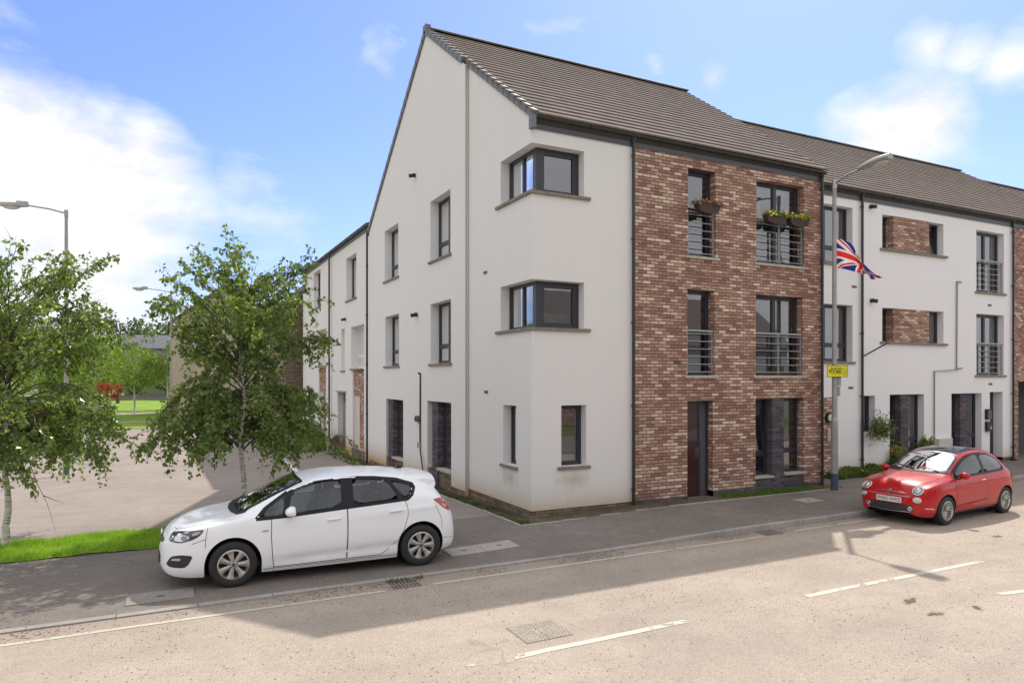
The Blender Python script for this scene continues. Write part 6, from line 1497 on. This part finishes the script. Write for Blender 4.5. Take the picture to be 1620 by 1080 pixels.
        q = side_patch(B, rounded([(3.96, .935), (4.06, .90), (4.08, .87), (4.0, .88)], 1), .009, (s,), .02); add(q, 'lens', mat('lens_pink', (.62, .25, .24), .15, coat=1), 60, tl_)
        rp = side_patch(B, rounded([(1.31, .735), (1.33, .757), (1.41, .762), (1.395, .738)], 1), .004, (s,), .02); add(rp, 'side_repeater', mat('repeater', (.35, .34, .33), .2, coat=1))
        mm = MB(); yo = B.Y(1.62, .93); mm.ell((1.70, s * (yo + .115), 1.0), (.085, .115, .082), 20, 14)
        for i, v in enumerate(mm.v):
            x, y, zz = v; k = 1 - .25 * max(0, (1.70 - x) / .085) if x < 1.7 else 1; mm.v[i] = (min(x, 1.755), y, max(.955, 1.0 + (zz - 1.0) * k))
        m_ = add(mm, 'door_mirror', P, 50); mm = MB(); mm.box(1.64, 1.72, min(s * (yo - .01), s * (yo + .07)), max(s * (yo - .01), s * (yo + .07)), .925, .96); add(mm, 'mirror_foot', BLACK, 30, m_)
    gr = [(0, .30), (.30, .30), (.44, .36), (.46, .46), (.36, .50), (0, .50)]; gr += [(-a, b) for a, b in reversed(gr[1:-1])]
    add(end_patch(B, gr, .006, step=.04), 'lower_grille', BLACK)
    ug = [(0, .60), (.34, .605), (.44, .65), (.40, .675), (0, .655)]; ug += [(-a, b) for a, b in reversed(ug[1:-1])]
    add(end_patch(B, ug, .006, step=.04), 'upper_grille', BLACK)
    mm = MB(); mm.box(-.012, -.002, -.26, .26, .42, .53); 
    mm = MB(); x0 = B.endx(0, .665) - .01
    for k in range(24):
        a, b = 2 * math.pi * k / 24, 2 * math.pi * (k + 1) / 24
    ring = [(x0, .075 * math.cos(a), .675 + .062 * math.sin(a)) for a in [2 * math.pi * k / 24 for k in range(25)]]; mm.tube(ring, .009, 6, cap=False); mm.tube([(x0, -.06, .66), (x0 - .008, -.01, .69), (x0 - .008, .02, .67), (x0, .06, .695)], .014, 6); add(mm, 'badge', CHROME)
    # roof spoiler
    sb = MB(); ys = [-.60, -.56, -.45, -.25, 0, .25, .45, .56, .60]; rows = []
    for y in ys:
        e = 1 - (abs(y) / .62) ** 4 * .5; zt_ = B.topz(3.62, y) + .006; xe = 3.99 - .06 * (abs(y) / .6) ** 2
        ze = 1.333 - .055 * (abs(y) / .6) ** 2
        rows.append([(3.60, y, B.topz(3.60, y) + .004), (3.75, y, (zt_ * .55 + ze * .45) + .018), (xe, y, ze), (xe - .01, y, ze - .022), (3.80, y, min(ze - .075, B.topz(3.80, y) - .005))])
    for r in rows: sb.v += r
    for i in range(len(ys) - 1):
        for k in range(4): a = i * 5 + k; sb.f.append((a, a + 1, a + 6, a + 5)); sb.mi.append(0)
    sb.face(rows[0]); sb.face(rows[-1])
    for s in (-1, 1):   # side fins running down the screen
        a = [(3.60, s * .60, B.topz(3.6, .585) - .02), (3.93, s * .60, 1.278), (3.95, s * .585, 1.20), (3.90, s * .62, 1.12), (3.78, s * .655, 1.12), (3.68, s * .66, 1.20)]
        sb.prism(a, (0, -s * .05, 0))
    o = add(sb, 'roof_spoiler', P, 50)
    for s_ in (-1, 1): add(side_patch(B, [(3.905, 1.215), (3.955, 1.205), (4.075, 1.045), (4.05, 1.015), (3.96, 1.11)], .006, (s_,), .03), 'rear_glass_edge', CARWIN)
    rw = [(-.52, 1.04), (.52, 1.04), (.50, 1.22), (.40, 1.27), (-.40, 1.27), (-.50, 1.22)]; add(end_patch(B, rw, .006, False), 'rear_window', CARWIN)
    mm = MB(); mm.prism([(3.42, -.015, 1.42), (3.55, -.008, 1.405), (3.55, -.008, 1.45), (3.50, -.01, 1.455)], (0, .03, 0)); add(mm, 'aerial', BLACK)
    mm = MB(); x_ = B.endx(0, .62, False); mm.box(x_ - .01, x_ + .006, -.26, .26, .56, .67); add(mm, 'number_plate', mat('plate_yellow', (.7, .55, .03), .4))
    rm = spoked(.205, .205, 7, .022, .052, .058)
    for x in B.wh:
        for s in (-1, 1): wheel(t, x, s * .775, s, .315, .205, .205, rm)
    return t
hatchback('white five-door hatchback parked with two wheels along the kerb beside the birch', (-6.81, -1.365, .018), R(-2.36), (.86, .88, .92), 'white_paint')
# ---- red three-door city car
TF = dict(
 W=([0, .015, .04, .08, .15, .25, .4, .65, 1.0, 2.0, 3.0, 3.2, 3.35, 3.45, 3.52, 3.57], [.36, .47, .56, .63, .69, .735, .775, .80, .797, .80, .815, .805, .775, .725, .64, .52]),
 wb=([0, .3, 1.0, 2.5, 3.2, 3.57], [.97, .95, .93, .925, .92, .95]),
 zl=([0, .03, .10, .3, 1.0, 3.2, 3.45, 3.57], [.30, .235, .20, .185, .19, .2, .25, .36]),
 zb=([0, .02, .05, .10, .2, .4, .7, 1.0, 1.5, 2.2, 2.9, 3.2, 3.35, 3.45, 3.54, 3.57], [.42, .54, .63, .70, .775, .835, .88, .905, .925, .95, .97, .96, .90, .80, .60, .48]),
 zr=([0, .05, .2, .5, .9, 1.0, 1.15, 1.3, 1.5, 1.7, 2.0, 2.3, 2.6, 2.85, 3.05, 3.15, 3.28, 3.38, 3.5, 3.57], [.46, .66, .80, .88, .96, .99, 1.07, 1.155, 1.265, 1.345, 1.405, 1.415, 1.395, 1.34, 1.25, 1.18, 1.04, .92, .72, .50]),
 wr=([0, .08, .2, .5, .9, 1.3, 1.7, 2.3, 2.9, 3.15, 3.35, 3.57], [.33, .46, .54, .60, .62, .60, .56, .565, .555, .57, .60, .45]),
 zt=([0, .02, .05, .10, .18, .3, .5, .7, .85, .95, 1.1, 1.3, 1.5, 1.7, 2.0, 2.3, 2.6, 2.85, 3.05, 3.15, 3.28, 3.38, 3.48, 3.54, 3.57], [.50, .625, .705, .78, .84, .89, .94, .975, .995, 1.02, 1.11, 1.24, 1.345, 1.425, 1.475, 1.488, 1.47, 1.42, 1.34, 1.26, 1.10, .96, .82, .68, .52]))
def city_car():
    cr = lambda x, z: .010 * math.exp(-((z - (.80 + .01 * x)) / .035) ** 2) * sstep((x - .9) / .4) * sstep((3.3 - x) / .2) - .010 * math.exp(-((z - .34) / .05) ** 2) * sstep((x - 1.0) / .3) * sstep((2.7 - x) / .2)
    B = Body(TF, (.70, 3.0), .338, .30, cr); P = paint('red_paint', (.46, .004, .008), .35, 0)
    t = thing('city_car', 'small red three-door city car with chrome trim parked on the road by the kerb', 'car', (6.30, -3.50, 0), R(4.5), world=False); add = lambda mb, n, m, s=60, par=t: mb.build(n, m, par, smooth=s)
    dlo = [(1.02, .935), (2.1, .965), (2.95, .99), (3.02, 1.03), (2.98, 1.13), (2.83, 1.26), (2.6, 1.345), (2.3, 1.378), (2.0, 1.372), (1.75, 1.328), (1.5, 1.235), (1.25, 1.105)]
    ws = [(.98, 0), (.995, .3), (1.05, .52), (1.09, .575), (1.3, .56), (1.5, .535), (1.60, .49), (1.625, .3), (1.63, 0)]; ws += [(a, -b) for a, b in reversed(ws[1:-1])]
    add(B.shell([('s', dlo), ('t', ws)]), 'body', P, 42); wells(B, t); cabin(t, 1.12, 1.60, 2.25, .66, .30, .56, 1.14)
    for s_ in (-1, 1):
        mbr = ring_side(B, dlo, .046, .003, s_); side_patch(B, [(2.11, .965), (2.23, .97), (2.24, 1.365), (2.12, 1.365)], .0045, (s_,), mb=mbr); add(mbr, 'window_surround', TRIM)
    for w_ in ([(1.13, .965), (2.12, .99), (2.13, 1.350), (2.0, 1.348), (1.78, 1.305), (1.53, 1.215), (1.28, 1.09)], [(2.22, .995), (2.90, 1.015), (2.94, 1.06), (2.91, 1.14), (2.79, 1.24), (2.58, 1.32), (2.23, 1.352)]):
        for s_ in (-1, 1): add(side_patch(B, rounded(w_, 1), .0065, (s_,)), 'side_window', CARSEE)
    dn = [(1.07, .915), (1.045, .75), (1.06, .5), (1.10, .30), (1.20, .245), (2.05, .25), (2.20, .34), (2.24, .6), (2.23, .95)]
    
    for s_ in (-1, 1): mbs = MB(); line_side(B, dn, .009, .0016, (s_,), mb=mbs); line_side(B, [(.36, .80), (.37, .66), (.40, .55)], .007, .0016, (s_,), mb=mbs); line_side(B, [(3.28, .9), (3.30, .6), (3.31, .5)], .007, .0016, (s_,), mb=mbs); line_side(B, [(.40, .79), (.8, .83), (1.0, .89)], .008, .0016, (s_,), mb=mbs); add(mbs, 'shut_lines', SEAM)
    for s in (-1, 1):
        c = (1.65, .6); ins = [(c[0] + (p[0] - c[0]) * .985, c[1] + (p[1] - c[1]) * .98) for p in dn]
        d_ = add(side_patch(B, ins, .0018, (s,)), 'door', P); y_ = s * B.Y(2.1, .83); hb = MB(); hb.tube([(2.0, y_, .832), (2.03, y_ + s * .022, .835), (2.13, y_ + s * .022, .84), (2.16, y_, .842)], [.009, .013, .013, .009], 10); add(hb, 'handle', CHROME, 60, d_)
        mb = line_side(B, [(1.1, .345), (2.3, .40)], .022, .012, (s,)); add(mb, 'side_strip', P)
        mb = line_side(B, [(.30, .36), (.24, .375), (.12, .38)], .018, .006, (s,)); add(mb, 'chrome_strip', CHROME)
    w_o = add(top_patch(B, ws, .004), 'windscreen', CARSEE); add(ring_top(B, ws, .04, .0065), 'screen_border', TRIM, 60, w_o)
    mb = MB(); mb.box(-.001, .0, 0, .001, 0, .001)
    cw_ = [(.90, 0), (.92, .35), (1.0, .58), (1.06, .63), (1.10, .60), (1.05, .53), (.995, .3), (.982, 0)]; cw_ += [(a, -b) for a, b in reversed(cw_[1:-1])]; add(top_patch(B, cw_, .005), 'scuttle', RUBBER)
    rg_ = [(1.66, 0), (1.665, .46), (1.72, .50), (2.55, .49), (2.60, .45), (2.60, 0)]; rg_ += [(a, -b) for a, b in reversed(rg_[1:-1])]
    add(top_patch(B, rg_, .004), 'sunroof', CARWIN)
    mbw = MB(); z = lambda x, y: B.topz(x, y) + .02; mbw.tube([(1.0, -.45, z(1.0, -.45)), (1.08, -.1, z(1.08, -.1)), (1.06, .02, z(1.06, 0))], .008, 6); mbw.tube([(.99, .05, z(.99, .05)), (1.07, .3, z(1.07, .3)), (1.12, .48, z(1.12, .46))], .008, 6); add(mbw, 'wiper', BLACK)
    bn = [(.11, 0), (.11, .22), (.14, .36), (.22, .47), (.45, .565), (.75, .60), (.90, .52), (.89, 0)]; bn += [(a, -b) for a, b in reversed(bn[1:-1])]
    mbs = MB(); big = [(.10 + (a - .10) * 1.012 - .002, b * 1.014) for a, b in bn]; top_patch(B, big, .0018, mb=mbs); add(mbs, 'bonnet_seam', SEAM); add(top_patch(B, bn, .004), 'bonnet', P)
    for s in (-1, 1):   # round lamps set into the wings, facing forwards and a little outwards
        def disc(name, y, zc, r, m, off, par, ry=1.0, ring=True):
            x = B.endx(y, zc); e = .03; nx = -1; dy = (B.endx(y + e, zc) - B.endx(y - e, zc)) / (2 * e); dz = (B.endx(y, zc + e) - B.endx(y, zc - e)) / (2 * e)
            n_ = Vector((-1, dy * s, dz)).normalized(); c = Vector((x, s * y, zc)) + n_ * off; a_ = Vector((0, 0, 1)); a_ = (a_ - n_ * a_.dot(n_)).normalized(); b_ = n_.cross(a_)
            mb = MB(); N_ = 28
            P_ = lambda rr, k, d: c + n_ * d + (a_ * math.sin(2 * math.pi * k / N_) + b_ * math.cos(2 * math.pi * k / N_) * ry) * rr
            for rr0, d0, rr1, d1 in (((0, .022, r * .5, .018), (r * .5, .018, r * .9, .002), (r * .9, .002, r * .92, -.03))):
                for k in range(N_): mb.face([P_(rr0, k, d0), P_(rr0, k + 1, d0), P_(rr1, k + 1, d1), P_(rr1, k, d1)] if rr0 > 0 else [P_(0, 0, d0), P_(rr1, k + 1, d1), P_(rr1, k, d1)])
            o = add(mb, name, m, 60, par)
            if ring:
                mb = MB(); mb.tube([tuple(P_(r, k, .0)) for k in range(N_ + 1)], .0095, 8, cap=False); add(mb, 'chrome_ring', CHROME, 60, o)
            return o
        h_ = disc('headlight', .535, .725, .098, LAMPG, .008, t); q = disc('reflector', .535, .725, .05, REFL, .022, h_, ring=True)
        l_ = disc('running_light', .555, .545, .05, mat('running_glass', (.55, .56, .57), .08, coat=1), .006, t, 1.45)
        f_ = disc('fog_light', .43, .36, .035, LAMPG, .02, t)
        mm = MB(); yo = B.Y(1.2, .95); mm.ell((1.23, s * (yo + .12), .985), (.07, .105, .072), 20, 14); mm.v = [(min(x, 1.275), y, z_) for x, y, z_ in mm.v]; m_ = add(mm, 'door_mirror', P, 50); mm = MB(); mm.tube([(1.2, s * (yo - .01), .90), (1.22, s * (yo + .08), .945)], [.03, .02], 8); add(mm, 'mirror_foot', BLACK, 40, m_)
        tl = rounded([(3.36, .68), (3.33, .85), (3.38, .92), (3.45, .85), (3.47, .68)], 1); add(side_patch(B, tl, .005, (s,), .03), 'tail_light', TAILR)
    gr = [(0, .285), (.42, .295), (.50, .36), (.47, .41), (.30, .425), (0, .43)]; gr += [(-a, b) for a, b in reversed(gr[1:-1])]
    g_ = add(end_patch(B, gr, .004, step=.04), 'lower_grille', BLACK)
    mb = MB()
    for i in range(27):
        for j in range(4):
            y = -.42 + i * .0325 + (.016 if j % 2 else 0); z_ = .315 + j * .029
            if abs(y) < .44 - (.1 if z_ < .33 else 0): x = B.endx(y, z_) - .008; mb.box(x, x + .003, y - .005, y + .005, z_ - .004, z_ + .004)
    add(mb, 'studs', mat('stud_grey', (.45, .45, .47), .3, metal=.8), 30, g_)
    mb = MB(); pth = [(y, z_) for y, z_ in ((-.50, .40), (-.48, .34), (-.42, .288), (-.2, .275), (0, .272), (.2, .275), (.42, .288), (.48, .34), (.50, .40))]
    mb.tube([(B.endx(y, z_) - .010, y, z_) for y, z_ in pth], .009, 6); add(mb, 'chrome_surround', CHROME, 60, g_)
    mb = MB()
    for s in (-1, 1): mb.tube([(B.endx(y, .662) - .006, s * y, z_) for y, z_ in ((.06, .668), (.15, .672), (.25, .668), (.34, .655))], [.008, .007, .006, .003], 6)
    add(mb, 'chrome_whisker', CHROME, 60)
    mb = MB(); mb.tube([(B.endx(abs(y), .60) - .004, y, .60 - .02 * abs(y)) for y in (-.42, -.3, -.15, 0, .15, .3, .42)], .006, 6); add(mb, 'nose_crease_trim', CHROME, 60)
    x0 = B.endx(0, .668) - .012; bd = MB(); bd.lathe([(0, x0 - .008), (.036, x0 - .006), (.036, x0 + .02)], axis='x', o=(0, 0, .672), n=24); b_ = add(bd, 'badge', mat('badge_red', (.22, .02, .025), .3, coat=1), 40)
    mb = MB(); mb.tube([(x0 - .004, .043 * math.cos(a), .672 + .043 * math.sin(a)) for a in [2 * math.pi * k / 24 for k in range(25)]], .008, 6, cap=False); add(mb, 'chrome_ring', CHROME, 60, b_)
    text_mesh('FIAT', .028, PLATE, b_, (x0 - .0095, 0, .672), (R(90), 0, R(-90)), 0)
    x1 = B.endx(0, .50) - .016; mb = MB(); mb.box(x1, x1 + .02, -.26, .26, .452, .563); pl_ = add(mb, 'number_plate', PLATE, 30)
    text_mesh('W065 NWZ', .102, mat('plate_ink', (.01, .01, .01), .5), pl_, (x1 - .002, 0, .508), (R(90), 0, R(-90)), -.0005, sx=.92)
    rw = [(-.45, 1.02), (.45, 1.02), (.42, 1.25), (-.42, 1.25)]; add(end_patch(B, rw, .006, False), 'rear_window', CARWIN)
    rm = spoked(.20, .185, 15, .007, .013, .052)
    for x in B.wh:
        for s in (-1, 1): wheel(t, x, s * .705, s, .295, .20, .185, rm)
    t.scale = (1.03, .965, .955); return t
city_car()
# cars half hidden by the foliage far up the drive
hatchback('pale car partly hidden by leaves far beyond the drive', (-15.5, 63.5, -.28), R(20), (.7, .7, .7), 'silver_paint')
hatchback('faded red car nearer the drive, mostly hidden behind the left birch', (-14.2, 52.0, -.28), R(-150), (.50, .16, .13), 'faded_red_paint')
for o in bpy.data.objects:
    if '_world' in o: del o['_world']
